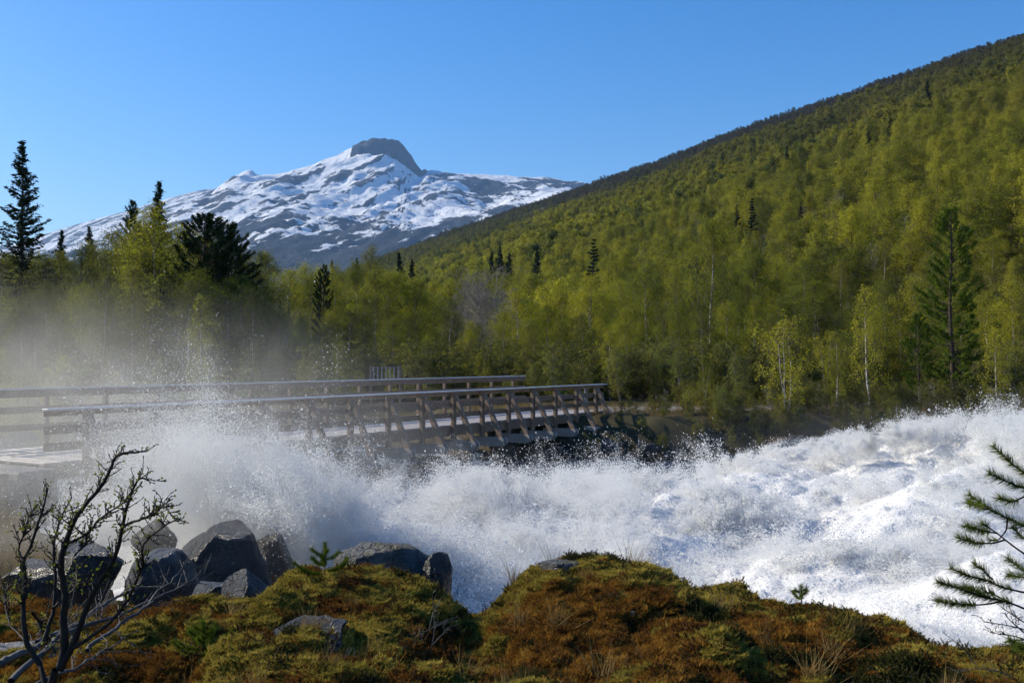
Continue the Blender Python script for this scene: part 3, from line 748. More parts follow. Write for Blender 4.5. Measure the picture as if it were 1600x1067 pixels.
def conifer(seed, h=14., wid=.17, whorl=44, kind='spruce', dens=1.0, base=.08, m='spruce', leaf=.30):
    r = np.random.default_rng(seed); g = Geo(); c = Geo()
    tz = np.linspace(0, 1, 8); tr = np.column_stack([np.cumsum(r.normal(0, .004 * h, 8)), np.cumsum(r.normal(0, .004 * h, 8)), h * tz]); tr[0, :2] = 0
    g.tube(tr, .013 * h * (1 - tz) ** .9 + .01, 7, 0)
    C, DU, DV = [], [], []
    for i in range(whorl):
        f = base + (1 - base) * (i / whorl) ** .92
        L0_ = h * wid * (((1 - f) ** .82 + .02) if kind == 'spruce' else (.98 * math.sin(math.pi * min(1, .22 + .78 * (f - base) / (1 - base))) ** .6 + .05)) * (1 if f > base + .12 else .8)
        for j in range(5 if kind == 'spruce' else 4):
            if r.random() > .92 * dens ** .3: continue
            az = r.uniform(0, 6.28); L = L0_ * r.uniform(.6, 1.18)
            st = np.array([np.interp(f, tz, tr[:, 0]), np.interp(f, tz, tr[:, 1]), f * h + r.uniform(-.1, .1)])
            if kind == 'spruce': el0, drop, up = math.radians(lerp(-18, 38, f)), .18, .22
            else: el0, drop, up = math.radians(lerp(0, 40, f)), .08, .24
            d = np.array([math.cos(az) * math.cos(el0), math.sin(az) * math.cos(el0), math.sin(el0)])
            q = np.linspace(0, 1, 5)[:, None]
            lp = st + d * L * q - np.array([0, 0, drop * L]) * q + np.array([0, 0, up * L]) * q ** 3
            g.tube(lp, np.linspace(.0035, .001, 5) * h * .5 + .003, 3, 0)
            n = int(max(6, 34 * dens * L / (h * wid) + 4)); a = r.random(n) ** (.7 if kind == 'spruce' else .35)
            if kind != 'spruce': a = .3 + .7 * a
            pp = np.stack([np.interp(a, q[:, 0], lp[:, k]) for k in range(3)], 1)
            side = np.array([-math.sin(az), math.cos(az), 0])
            wv = (r.uniform(-1, 1, n) * .30 * L * (1.05 - a))[:, None]
            pp = pp + side * wv + np.column_stack([np.zeros(n), np.zeros(n), -np.abs(r.normal(0, .05, n)) * L * (.5 if kind == 'spruce' else 0)])
            dirv = d * .7 + side * np.sign(wv) * .8 + rdir(r, n) * (.45 if kind == 'spruce' else .9) + np.array([0, 0, -.35 if kind == 'spruce' else .4]); dirv /= np.linalg.norm(dirv, axis=1)[:, None]
            sz = leaf * r.uniform(.6, 1.3, n)[:, None] * .5
            vv = np.cross(dirv, rdir(r, n)); vv /= np.linalg.norm(vv, axis=1)[:, None]
            C.append(pp); DU.append(dirv * sz); DV.append(vv * sz * .30)
            C.append(pp + r.normal(0, .07, pp.shape)); DU.append((dirv + rdir(r, n) * .6) * sz * .7); DV.append(np.cross(vv, dirv) * sz * .25)
    c.quads(np.concatenate(C), np.concatenate(DU), np.concatenate(DV), 0)
    return g.mesh('trunk', [M['dark_bark']], True), c.mesh('crown', [M[m]]), h

KIND = {
    'birch': [birch(100 + i, 9, 40 + 2 * i, 11500, .094, .25 + .03 * (i % 3), .08 + .05 * (i % 3), clump=.20) for i in range(5)],
    'birch_dull': [birch(140 + i, 9, 42, 9500, .092, .27, .08, mats=('birch_bark', 'twig', 'leaf_dull'), clump=.2) for i in range(3)],
    'small_birch': [birch(160 + i, 5, 34, 3400, .075, .24, .16, 5, multi=1 + i % 3, clump=.15) for i in range(4)],
    'bush': [birch(180 + i, 3.4, 44, 3600, .068, .33, .06, 5, ('pale_twig', 'twig', 'willow_leaf'), 6, .14, .8) for i in range(3)],
    'bare': [bare(200 + i, 6.5, 6 + i) for i in range(2)],
    'bare_sapling': [birch(210 + i, 3.2, 26, 420, .055, .30, .18, 5, ('birch_bark', 'pale_twig', 'willow_leaf'), 2 + i, .06, .3) for i in range(3)],
    'spruce': [conifer(220 + i, 14, .155 + .02 * i, 46, 'spruce', 1.4) for i in range(3)],
    'pine': [conifer(230 + i, 12, .125, 40, 'pine', 3.0, .15, 'pine', .20) for i in range(2)],
    'wide_pine': [conifer(240, 13, .22, 52, 'pine', 6.0, .04, 'pine', .21)],
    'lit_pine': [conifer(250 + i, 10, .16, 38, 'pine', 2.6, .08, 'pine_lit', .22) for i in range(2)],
}
TREE_N = {'birch': 'birch_tree', 'birch_dull': 'birch_tree', 'small_birch': 'young_birch', 'bush': 'willow_bush', 'bare': 'willow_tree', 'bare_sapling': 'birch_sapling', 'spruce': 'spruce_tree', 'pine': 'pine_tree', 'wide_pine': 'pine_tree', 'lit_pine': 'pine_tree'}
rt = random.Random(5)
def plant(kind, px, d, top=None, height=None, label=None, group=None, cat=None, wide=1.0, var=None):
    x = (px - 800) / F_PX * d; z = float(ground_z(np.array([x]), np.array([float(d)]))[0])
    if height is None: height = EYE + (HORIZON - top) / F_PX * d - z
    var = rt.randrange(len(KIND[kind])) if var is None else var
    tr, cr, h = KIND[kind][var]; s = height / h
    e = empty(TREE_N[kind], (x, d, z - .05), rt.uniform(0, 6.28)); e.scale = (s * wide, s * wide, s)
    tag(e, label, cat or ('bush' if kind == 'bush' else 'tree'), group)
    obj('trunk', tr, e); obj('crown', cr, e)
    return e

# --- named individuals
plant('spruce', 34, 78, 216, label='tall dark spruce standing alone above the trees at the left edge', var=2, wide=1.05)
plant('spruce', 94, 100, 358, label='small spruce tip just right of the tallest spruce', var=0)
plant('spruce', 140, 105, 352, label='small dark spruce between the tallest spruce and the pines', var=1)
plant('pine', 206, 98, 314, label='thin crowned pine left of the pointed dark spruce', var=0, wide=.8)
plant('spruce', 245, 96, 282, label='pointed dark spruce rising behind the bright birch at left', var=0, wide=1.1)
plant('wide_pine', 318, 70, 338, label='broad black pine in front of the snowy slopes', wide=1.35)
plant('wide_pine', 356, 74, 352, label='second dark pine against the right side of the broad black pine', wide=1.1)
plant('birch', 232, 66, 332, label='bright green birch below the pointed dark spruce', var=0, wide=1.1)
plant('small_birch', 318, 52, 470, label='yellow green birch sapling in front of the broad black pine', var=0, wide=.8)
plant('small_birch', 522, 50, 524, label='bright leafy young birch behind the far railing', var=1, wide=.9)
plant('pine', 508, 84, 414, label='dark pine above the middle of the bridge', var=0, wide=.8)
plant('birch_dull', 578, 112, 388, label='thin leafed birch standing tallest in front of the mountain foot', var=1, wide=.8)
plant('spruce', 625, 150, 392, label='dark spruce right of the tall thin birch', var=1)
plant('spruce', 641, 152, 404, label='shorter spruce beside the dark spruce', var=0)
plant('spruce', 555, 140, 402, label='slim spruce left of the tall thin birch', var=2, wide=.8)
plant('spruce', 520, 130, 405, label='slim spruce tip above the dark pine', var=0, wide=.8)
for q, (px, d, tp, lb) in enumerate([(766, 190, 392, 'first spruce of the dark cluster at the hill foot'), (782, 188, 384, 'tallest spruce of the dark cluster at the hill foot'), (794, 192, 394, 'last spruce of the dark cluster at the hill foot'),
                       (838, 200, 380, 'dark spruce standing a little right of the spruce cluster'), (1160, 175, 352, 'lone dark spruce on the lower hillside')]):
    plant('spruce', px, d, tp, label=lb, var=q % 3)
plant('bare', 768, 76, 418, label='round grey willow with hardly any leaves', var=0, wide=1.25)
plant('bare', 745, 82, 425, label='grey willow leaning behind the round grey willow', var=1, wide=1.0)
plant('lit_pine', 1490, 52, 326, label='tall sunlit pine on the far bank', var=0, wide=1.0)
plant('lit_pine', 1436, 49, 488, label='small sunlit pine beside the tall sunlit pine', var=1, wide=1.05)
plant('birch', 1112, 84, 348, label='tall birch with pale trunk topping the bank trees', var=1, wide=.8)
plant('small_birch', 1232, 44, 490, label='young white birch at the water edge with forked stem', var=2, wide=1.1)
plant('small_birch', 1358, 47, 455, label='slender young birch left of the sunlit pines', var=0, wide=.9)
plant('small_birch', 1305, 46, 520, label='thin young birch between the forked birch and the slender birch', var=3, wide=.9)
plant('small_birch', 1100, 50, 556, label='reddish stemmed birch sapling beside the gravel road', var=1, wide=.9)
plant('small_birch', 1560, 46, 520, label='pale trunked young birch near the right edge', var=0, wide=1.0)
# --- stands of look-alike trees
ORD = ['first', 'second', 'third', 'fourth', 'fifth', 'sixth', 'seventh', 'eighth', 'ninth', 'tenth', 'eleventh', 'twelfth', 'thirteenth', 'fourteenth', 'fifteenth', 'sixteenth', 'seventeenth', 'eighteenth', 'nineteenth', 'twentieth', 'twenty first', 'twenty second', 'twenty third', 'twenty fourth']
MARKS = [(-200, 'the left edge'), (34, 'the tallest spruce'), (232, 'the pointed dark spruce'), (318, 'the broad black pine'), (508, 'the dark pine'), (578, 'the tall thin birch'), (768, 'the round grey willow'),
         (945, 'the bridge end'), (1112, 'the pale trunked tall birch'), (1232, 'the forked white birch'), (1358, 'the slender birch'), (1490, 'the tall sunlit pine')]
def place_labels(objs, what):       # tells look-alikes apart by their place next to things one can find
    objs = sorted(objs, key=lambda o: o.location.x / o.location.y); cnt = {}
    for o in objs:
        px = o.location.x / o.location.y * F_PX + 800; mk = [m for p_, m in MARKS if p_ <= px][-1]
        cnt[mk] = cnt.get(mk, 0) + 1
        o['label'] = '%s %s, %s right of %s' % (what[0], what[1], ORD[cnt[mk] - 1], mk)
def stand(n, px0, px1, d0, d1, sky, kinds, label, group, jit=28, wide=(.85, 1.2), name_cat=None):
    made = []
    for i in range(n):
        px = lerp(px0, px1, (i + rt.random()) / n); d = rt.uniform(d0, d1)
        kd = rt.choice(kinds)
        made.append(plant(kd, px, d, top=float(np.interp(px, [a for a, _ in sky], [b for _, b in sky])) + rt.uniform(-.3, 1) * jit, label=None, group=group, wide=rt.uniform(*wide), cat=name_cat))
    place_labels(made, label)
SKY_L = [(-60, 400), (60, 398), (110, 388), (170, 372), (230, 345), (300, 365), (380, 392), (400, 402), (440, 425), (520, 426), (560, 418), (620, 420), (700, 428), (780, 430), (840, 430)]
SKY_M = [(680, 425), (780, 425), (900, 425), (950, 415), (1050, 395), (1150, 385), (1250, 380), (1350, 365), (1450, 345), (1600, 340), (1700, 330)]
stand(34, -70, 410, 74, 96, SKY_L, ['birch', 'birch_dull', 'birch_dull'], ('back row birch', 'behind the bridge'), 'back row birches at left', 26)  # mostly dull leaves, so the backlit left stand is darkened by colour
stand(32, -50, 420, 56, 72, [(a, b + 55) for a, b in SKY_L], ['birch_dull', 'birch', 'birch_dull'], ('front row birch', 'in the mist'), 'front row birches at left', 40)
stand(26, 400, 830, 92, 125, SKY_L, ['birch', 'birch', 'birch_dull'], ('back row birch', 'behind mid bridge'), 'back row birches behind the bridge', 22)
stand(24, 390, 830, 62, 86, [(a, b + 55) for a, b in SKY_L], ['birch', 'birch_dull', 'birch_dull'], ('front row birch', 'behind mid bridge'), 'front row birches behind the bridge', 50)
stand(42, 800, 1640, 84, 118, [(a, b + 28) for a, b in SKY_M], ['birch', 'birch', 'birch', 'birch_dull'], ('back row birch', 'on the far bank'), 'back row birches on the far bank', 36)
stand(44, 810, 1640, 58, 82, [(a, b + 82) for a, b in SKY_M], ['birch', 'birch_dull', 'birch'], ('front row birch', 'on the far bank'), 'front row birches on the far bank', 55)
stand(22, 850, 1640, 52, 60, [(a, 530) for a, _ in SKY_M], ['small_birch', 'bush', 'bush'], ('young leafy tree', 'by the road'), 'young trees along the road', 50, name_cat='young tree')
stand(36, 985, 1640, 42.6, 48.5, [(a, 606) for a, _ in SKY_M], ['bare_sapling', 'bare_sapling', 'bare_sapling', 'small_birch', 'bush'], ('thin sapling', 'at the water edge'), 'saplings along the water', 40, name_cat='sapling')
stand(22, 400, 900, 50, 60, [(a, 570) for a, _ in SKY_L], ['bush', 'bush', 'small_birch'], ('low leafy bush', 'behind the railing'), 'bushes behind the bridge', 22, name_cat='bush')
stand(10, -40, 400, 40, 54, [(a, 555) for a, _ in SKY_L], ['bush', 'bush', 'small_birch'], ('low bush', 'in the mist'), 'bushes in the mist', 22, name_cat='bush')

# --- the wooded hillside: thousands of trees, one mass
def instancer(name, pts, rot, scl, idx, coll):
    me = mesh(name, pts, [])
    set_attr(me, 'rot', rot, 'FLOAT_VECTOR'); set_attr(me, 'scl', scl, 'FLOAT_VECTOR'); set_attr(me, 'idx', idx, 'INT')
    o = obj(name, me); ng, gi, go = gn(o, name)
    ip = ng.nodes.new('GeometryNodeInstanceOnPoints'); ci = ng.nodes.new('GeometryNodeCollectionInfo')
    ci.inputs['Collection'].default_value = coll; ci.inputs['Separate Children'].default_value = True; ci.inputs['Reset Children'].default_value = True
    er = ng.nodes.new('FunctionNodeEulerToRotation')
    ng.links.new(gi.outputs[0], ip.inputs['Points']); ng.links.new(ci.outputs[0], ip.inputs['Instance'])
    ip.inputs['Pick Instance'].default_value = True
    ng.links.new(named(ng, 'idx', 'INT'), ip.inputs['Instance Index'])
    ng.links.new(named(ng, 'rot', 'FLOAT_VECTOR'), er.inputs[0]); ng.links.new(er.outputs[0], ip.inputs['Rotation'])
    ng.links.new(named(ng, 'scl', 'FLOAT_VECTOR'), ip.inputs['Scale'])
    ng.links.new(ip.outputs[0], go.inputs[0])
    return o
def source(cname, meshes):
    c = bpy.data.collections.new(cname)
    for i, m in enumerate(meshes): c.objects.link(bpy.data.objects.new('%s_%02d' % (cname, i), m))
    return c
def joined(a, b, name):           # one mesh out of a trunk mesh and a crown mesh
    def rd(me):
        v = np.empty(len(me.vertices) * 3, np.float32); me.vertices.foreach_get('co', v)
        l = np.empty(len(me.loops), np.int32); me.loops.foreach_get('vertex_index', l)
        mi = np.empty(len(me.polygons), np.int32); me.polygons.foreach_get('material_index', mi)
        return v.reshape(-1, 3), l.reshape(-1, 4), mi
    va, fa, ma = rd(a); vb, fb, mb = rd(b); na = len(a.materials)
    faces = [fa[ma == k] for k in range(na)] + [fb + len(va)]
    return mesh(name, np.concatenate([va, vb]), faces, list(a.materials) + list(b.materials), [k for k in range(na) if (ma == k).any()] + [na])
FM = ('twig', 'twig', 'forest_leaf')
mid = [birch(300 + i, 9, 34, 4200, .19, .27 + .04 * (i % 3), .10, 4, FM, 1, .26) for i in range(5)]
low = [birch(310 + i, 9, 16, 1300, .40, .27 + .05 * (i % 3), .08, 2, FM, 1, .34) for i in range(5)]
lows = [conifer(320, 12, .15, 20, 'spruce', .7, .05, 'spruce', .55)]
greys = [birch(330 + i, 8, 30, 260, .3, .30, .1, 9, ('pale_twig', 'pale_twig', 'leaf_dull'), 3, .3) for i in range(2)]
forest_src = source('forest_tree', [joined(t, c, 'forest_tree') for t, c, _ in mid + low + lows + greys])
rf = np.random.default_rng(8)
def forest_pts(s0, s1, cell, a0, a1):
    sg, ag = np.meshgrid(np.arange(s0, s1, cell), np.arange(a0, a1, cell))
    s = sg.ravel() + rf.uniform(-.5, .5, sg.size) * cell; a = ag.ravel() + rf.uniform(-.5, .5, sg.size) * cell
    return np.column_stack([s * HN[0] - a * HN[1], s * HN[1] + a * HN[0]])
Q = np.concatenate([forest_pts(40, 300, 3.7, -120, 500), forest_pts(300, 640, 4.3, -260, 700), forest_pts(40, 680, 5.2, 500, 1100), forest_pts(0, 760, 7.4, 1100, 2600)])
ang = Q[:, 0] / np.maximum(Q[:, 1], 1)
sH = Q[:, 0] * HN[0] + Q[:, 1] * HN[1]
kp = (Q[:, 1] > 55) & (ang > -.22) & (ang < 1.05) & (np.hypot(Q[:, 0], Q[:, 1]) > 104)
Q = Q[kp]; zq = ground_z(Q[:, 0], Q[:, 1]); dist = np.hypot(Q[:, 0], Q[:, 1])
gap = fbm(Q[:, 0] / 40, Q[:, 1] / 40, 3, 201); keepq = rf.random(len(Q)) < np.clip(.9 + 1.3 * gap, .22, 1)
Q, zq, dist, gap = Q[keepq], zq[keepq], dist[keepq], gap[keepq]; nq = len(Q)
idx = np.where(dist < 260, rf.integers(0, 5, nq), 5 + rf.integers(0, 5, nq))
idx = np.where(rf.random(nq) < .010 + .05 * (fbm(Q[:, 0] / 55, Q[:, 1] / 55, 2, 231) > .42), 10, idx)
idx = np.where(rf.random(nq) < .05, 11 + rf.integers(0, 2, nq), idx)
hgt = .84 * np.clip(1.02 - .0016 * zq, .55, 1.1) * rf.uniform(.55, 1.22, nq) * (1 + .35 * fbm(Q[:, 0] / 25, Q[:, 1] / 25, 2, 205))
wd_ = rf.uniform(.95, 1.35, nq) * hgt
forest = instancer('forest', np.column_stack([Q, zq - .1]), np.column_stack([np.zeros((nq, 2)), rf.uniform(0, 6.28, nq)]), np.column_stack([wd_, wd_, hgt]), idx, forest_src)
tag(forest, 'dense spring birch forest covering the hillside', 'forest', kind='stuff')
print('forest trees', nq)
# --- shrubs and saplings filling the floor of the wood between the trunks
ub = [birch(400 + i, 2.6, 26, 900, .11, .40, .04, 3, ('twig', 'twig', 'leaf_dull'), 4, .22, .8) for i in range(3)]
under_src = source('undergrowth_shrub', [joined(t, c, 'undergrowth_shrub') for t, c, _ in ub])
nu = 6800; uy = np.concatenate([rf.uniform(54, 125, 5200), rf.uniform(39, 54, 1600)]); ux = rf.uniform(-.56, .58, nu) * uy
uz = ground_z(ux, uy); sdu = poly_sdf(ux, uy, RIVER); ax_ = (ux - BO[0]) * CN[0] + (uy - BO[1]) * CN[1]; road_clear = np.abs(uy - np.interp(ux, [0, 9.5, 13, 17, 24], [46, 48.2, 49.5, 53, 58])) > 1.9
ku = ((sdu > 4) & (uy > 58)) | ((sdu > .6) & (uy < 54) & ((ux > 8.5) | ((ux > 1.5) & (uy < 45.2) & (ax_ > 1.0))) & (road_clear | (ux > 13)) & (rf.random(nu) < .75)) | ((uy > 54) & (uy < 58) & (rf.random(nu) < .25)); ux, uy, uz = ux[ku], uy[ku], uz[ku]; nu = len(ux)
us = rf.uniform(.5, 1.35, nu) * np.where(uy < 54, np.where(ux < 8.5, .26, .42), 1)
ug = instancer('undergrowth', np.column_stack([ux, uy, uz - .05]), np.column_stack([np.zeros((nu, 2)), rf.uniform(0, 6.28, nu)]), np.repeat(us[:, None], 3, 1), rf.integers(0, 3, nu), under_src)
tag(ug, 'shrubby undergrowth between the trunks of the wood', 'undergrowth', kind='stuff')

# ------------------------------------------------------------------ boulders
import mathutils
def boulder_mesh(seed, half, planes=(), m='granite', sub=5, rough=.06, nplanes=15):
    r = np.random.default_rng(seed)
    bm = bmesh.new(); bmesh.ops.create_icosphere(bm, subdivisions=sub, radius=1.0)
    V = np.array([v.co[:] for v in bm.verts]) * 1.25
    pl = [(rdir(r, 1)[0], r.uniform(.62, .86)) for _ in range(nplanes)] + [(np.array(n, float) / np.linalg.norm(n), d) for n, d in planes]
    for _ in range(2):
        for n, d in pl:
            e = V @ n - d; k = e > 0; V[k] -= np.outer(e[k], n)
    for v, c in zip(bm.verts, V): v.co = c
    for _ in range(3 if sub >= 5 else 1): bmesh.ops.smooth_vert(bm, verts=bm.verts[:], factor=.5, use_axis_x=True, use_axis_y=True, use_axis_z=True)
    V = np.array([v.co[:] for v in bm.verts])
    sd = Vector((seed * 3.1, seed * 1.7, 0))
    for i, c in enumerate(V):
        p = Vector(c)
        f = mathutils.noise.fractal(p * 2.2 + sd, .75, 2.1, 6) * rough - abs(mathutils.noise.fractal(p * 5 + sd, .7, 2.0, 4)) * rough * .7
        V[i] = c * (1 + f)
    V = V * np.asarray(half, float)
    for v, c in zip(bm.verts, V): v.co = c
    me = bpy.data.meshes.new('boulder'); bm.to_mesh(me); bm.free()
    me.polygons.foreach_set('use_smooth', np.ones(len(me.polygons), bool)); me.materials.append(M[m])
    return me
def rock(px, py, d, w, h, seed, label, planes=(), m='granite', rot=(0, 0, 0), dep=None, group=None, sub=5, rough=.06):
    """centre pixel, distance, width and height in photo pixels"""
    k = d / F_PX; c = P(px, py, d)
    if d < 6.5: c[2] = float(ground_z(c[:1], c[1:2])[0]) - h * k * .10
    o = obj('boulder', boulder_mesh(seed, (w * k / 2, (dep or w * .8) * k / 2, h * k / 2), planes, m, sub, rough), None, c)
    o.rotation_euler = rot
    return tag(o, label, 'boulder', group)
rock(598, 905, 7.9, 180, 150, 1, 'grey granite boulder behind the mossy hump with the pine seedling', [((-.35, -.25, .9), .80), ((.5, 0, .85), .86), ((-.1, -1, .3), .7)], 'granite_moss', (0, 0, .1), 120)
rock(682, 920, 7.75, 66, 140, 2, 'upright dark granite block leaning on the grey boulder', [((1, -.1, .05), .72), ((-.1, -1, .1), .7), ((.1, 0, 1), .85)], 'granite', (0, .08, .2), 70)
rock(350, 875, 12.6, 150, 150, 3, 'large wet dark boulder with water breaking over it', [((-.45, -.3, .85), .62), ((.3, -1, .15), .7), ((1, 0, .2), .8)], 'granite', (0, -.25, 0), 150)
rock(240, 905, 10.8, 115, 115, 4, 'boulder with a sunlit left face and a dark right face', [((-.9, -.35, .45), .62), ((.6, -.55, .55), .60), ((0, 0, 1), .9)], 'granite', (0, 0, 0), 110)
rock(140, 898, 11.6, 120, 120, 5, 'dark flat topped boulder left of the sunlit faced boulder', [((0, -.1, 1), .75), ((0, -1, 0), .7)], 'granite', (0, .05, .2), 120)
rock(58, 912, 12.6, 140, 105, 6, 'dark rock wall under the dry grass at left', [((0, -.1, 1), .7), ((0, -1, .1), .65)], 'granite', (0, 0, -.1), 120)
rock(-50, 915, 12.4, 150, 110, 16, 'dark rock at the left edge under the dry grass', [((0, -.1, 1), .7), ((0, -1, .1), .65)], 'granite', (0, 0, .1), 120)
rock(235, 842, 14.5, 70, 60, 7, 'small wet boulder awash behind the sunlit faced boulder', (), 'granite')
rock(330, 930, 9.4, 62, 60, 8, 'small pale boulder left of the pointed boulder', [((-.6, -.3, .7), .7)], 'granite')
rock(388, 935, 9.2, 92, 84, 9, 'pointed boulder just left of the mossy hump', [((-.6, -.5, .6), .60), ((.55, -.2, .75), .58)], 'granite', (0, .1, 0))
rock(432, 905, 13.4, 80, 120, 17, 'wet boulder half hidden in the splash', [((1, 0, .3), .7)], 'granite')
rock(872, 888, 7.15, 62, 36, 10, 'small mossy boulder on top of the right hand hump', [((0, 0, 1), .7)], 'granite_moss')
rock(488, 1032, 5.75, 130, 70, 11, 'rough grey slab poking out of the heather', [((-.1, -.45, .85), .42)], 'granite', (0, 0, .3), 150, rough=.12)
rock(60, 1000, 6.3, 130, 52, 12, 'pale flat slab under the dead branches', [((0, -.3, 1), .55)], 'granite_pale', (0, 0, .2), 150)
rf2 = np.random.default_rng(77)
bank_src = [boulder_mesh(40 + i, (.5, .42, .36), (), 'granite_dark', 3, .08) for i in range(5)]
ORDB = ORD
def scatter_rocks(spots, label, group, src):
    for i, (px, py, d, s) in enumerate(spots):
        c = P(px, py, d); o = obj('boulder', src[i % len(src)], None, c); o.scale = (s, s * rf2.uniform(.8, 1.2), s * rf2.uniform(.7, 1.1)); o.rotation_euler = tuple(rf2.uniform(-.5, .5, 2)) + (rf2.uniform(0, 6.28),)
        tag(o, '%s %s' % (ORDB[i], label), 'boulder', group)
scatter_rocks([(px, 708 + rf2.uniform(-4, 24), rf2.uniform(37.2, 39.4), rf2.uniform(.5, 1.4)) for px in np.linspace(735, 1015, 22)], 'dark bank boulder from the left under the far bridge end', 'bank boulders under the bridge', bank_src)
scatter_rocks([(px, np.interp(px, [1040, 1200, 1300, 1600], [712, 702, 690, 680]) + rf2.uniform(-10, 8), rf2.uniform(40, 43.5), rf2.uniform(.5, 1.3)) for px in np.linspace(1030, 1560, 22)], 'dark boulder from the left along the far water edge', 'boulders along the far bank', bank_src)
pale_src = [boulder_mesh(60 + i, (.6, .5, .4), (), 'granite_pale', 3, .08) for i in range(3)]
sp = []
for px in np.linspace(1165, 1290, 12):
    d = 106.; x = (px - 800) / F_PX * d; z = ground_z(np.array([x]), np.array([d]))[0]; sp.append((px, HORIZON + (EYE - z - .1) / d * F_PX, d + rf2.uniform(-1, 1), rf2.uniform(.7, 1.5)))
scatter_rocks(sp, 'pale boulder from the left in the scree among birches', 'scree in the wood', pale_src)

rock(1245, 700, 42.3, 120, 62, 14, 'rusty moss covered hummock at the foot of the forked birch', [((0, 0, 1), .7)], 'hummock', sub=4)
# grey railing and stone block half hidden behind the bridge
e = empty('picket_railing', tuple(P(603, 590, 49.5)), .2); e.location.z = -.3; tag(e, 'grey picket railing half hidden in bushes behind the bridge', 'railing')
for i in range(7): obj('picket', bpy.data.meshes.get('railing_picket') or bevel_box('railing_picket', (.035, .02, .42), [M['wood_grey']], .005), e, (-.6 + .2 * i, 0, 1.75))
for z in (1.42, 2.12): obj('rail', bpy.data.meshes.get('railing_rail') or bevel_box('railing_rail', (.72, .035, .04), [M['wood']], .005), e, (0, .045, z))
for x in (-.72, .72): obj('post', bpy.data.meshes.get('railing_post') or bevel_box('railing_post', (.06, .06, 1.15), [M['wood']], .008), e, (x, .05, 1.05))

# ------------------------------------------------------------------ foreground shrubs
M['shrub_bark'] = plain('shrub_bark', (.010, .008, .007), (.030, .024, .020), 14, .7, .5, 60, .004, .25)
M['dead_wood'] = plain('dead_wood', (.035, .031, .028), (.13, .12, .11), 8, .7, .6, 45, .004, .3)
M['bud'] = leaf_mat('bud_leaf', (.16, .20, .03), (.28, .30, .05), .5)
M['needle'] = leaf_mat('sapling_needles', (.09, .125, .02), (.16, .19, .035), .35)
M['needle_fresh'] = leaf_mat('seedling_needles', (.09, .13, .015), (.17, .20, .03), .35)
def g_at(x, y): return float(ground_z(np.array([x]), np.array([y]))[0])
def smooth_path(p, n=22):
    p = np.asarray(p, float); d = np.r_[0, np.cumsum(np.linalg.norm(np.diff(p, axis=0), axis=1))]; s = np.linspace(0, d[-1], n)
    q = np.stack([np.interp(s, d, p[:, k]) for k in range(3)], 1)
    for _ in range(2): q[1:-1] = (q[:-2] + 2 * q[1:-1] + q[2:]) / 4
    return q
def twigs_on(g, c, r, path, n, L, rad, leaves=True, a0=.35, lsize=.018, m=0):
    for i in range(n):
        a = r.uniform(a0, 1); k = a * (len(path) - 1); j = min(int(k), len(path) - 2); sp = lerp(path[j], path[j + 1], k - j)
        t = path[j + 1] - path[j]; t /= np.linalg.norm(t) + 1e-9
        d = t * .8 + rdir(r, 1)[0] * .8 + np.array([0, 0, .25]); d /= np.linalg.norm(d); l = L * r.uniform(.4, 1.2)
        tp = np.stack([sp, sp + d * l * .5 + rdir(r, 1)[0] * l * .10, sp + d * l + rdir(r, 1)[0] * l * .12])
        g.tube(tp, [rad, rad * .75, rad * .5], 4, m)
        nb = r.integers(2, 6)
        for b in range(nb):
            q = lerp(tp[0], tp[2], (b + 1) / nb); dd = d + rdir(r, 1)[0] * .9; dd /= np.linalg.norm(dd); ll = r.uniform(.008, .02)
            g.tube(np.stack([q, q + dd * ll * .5, q + dd * ll]), [rad * .8, rad * 1.1, rad * .2], 4, m)
            if leaves and r.random() < .42:
                w = rdir(r, 4) * .5 + dd; w /= np.linalg.norm(w, axis=1)[:, None]; sz = lsize * r.uniform(.5, 1.1, 4)[:, None] * .5
                vv = np.cross(w, rdir(r, 4)); vv /= np.linalg.norm(vv, axis=1)[:, None]
                c.quads(q + dd * ll + w * sz, w * sz, vv * sz * .5, 0)
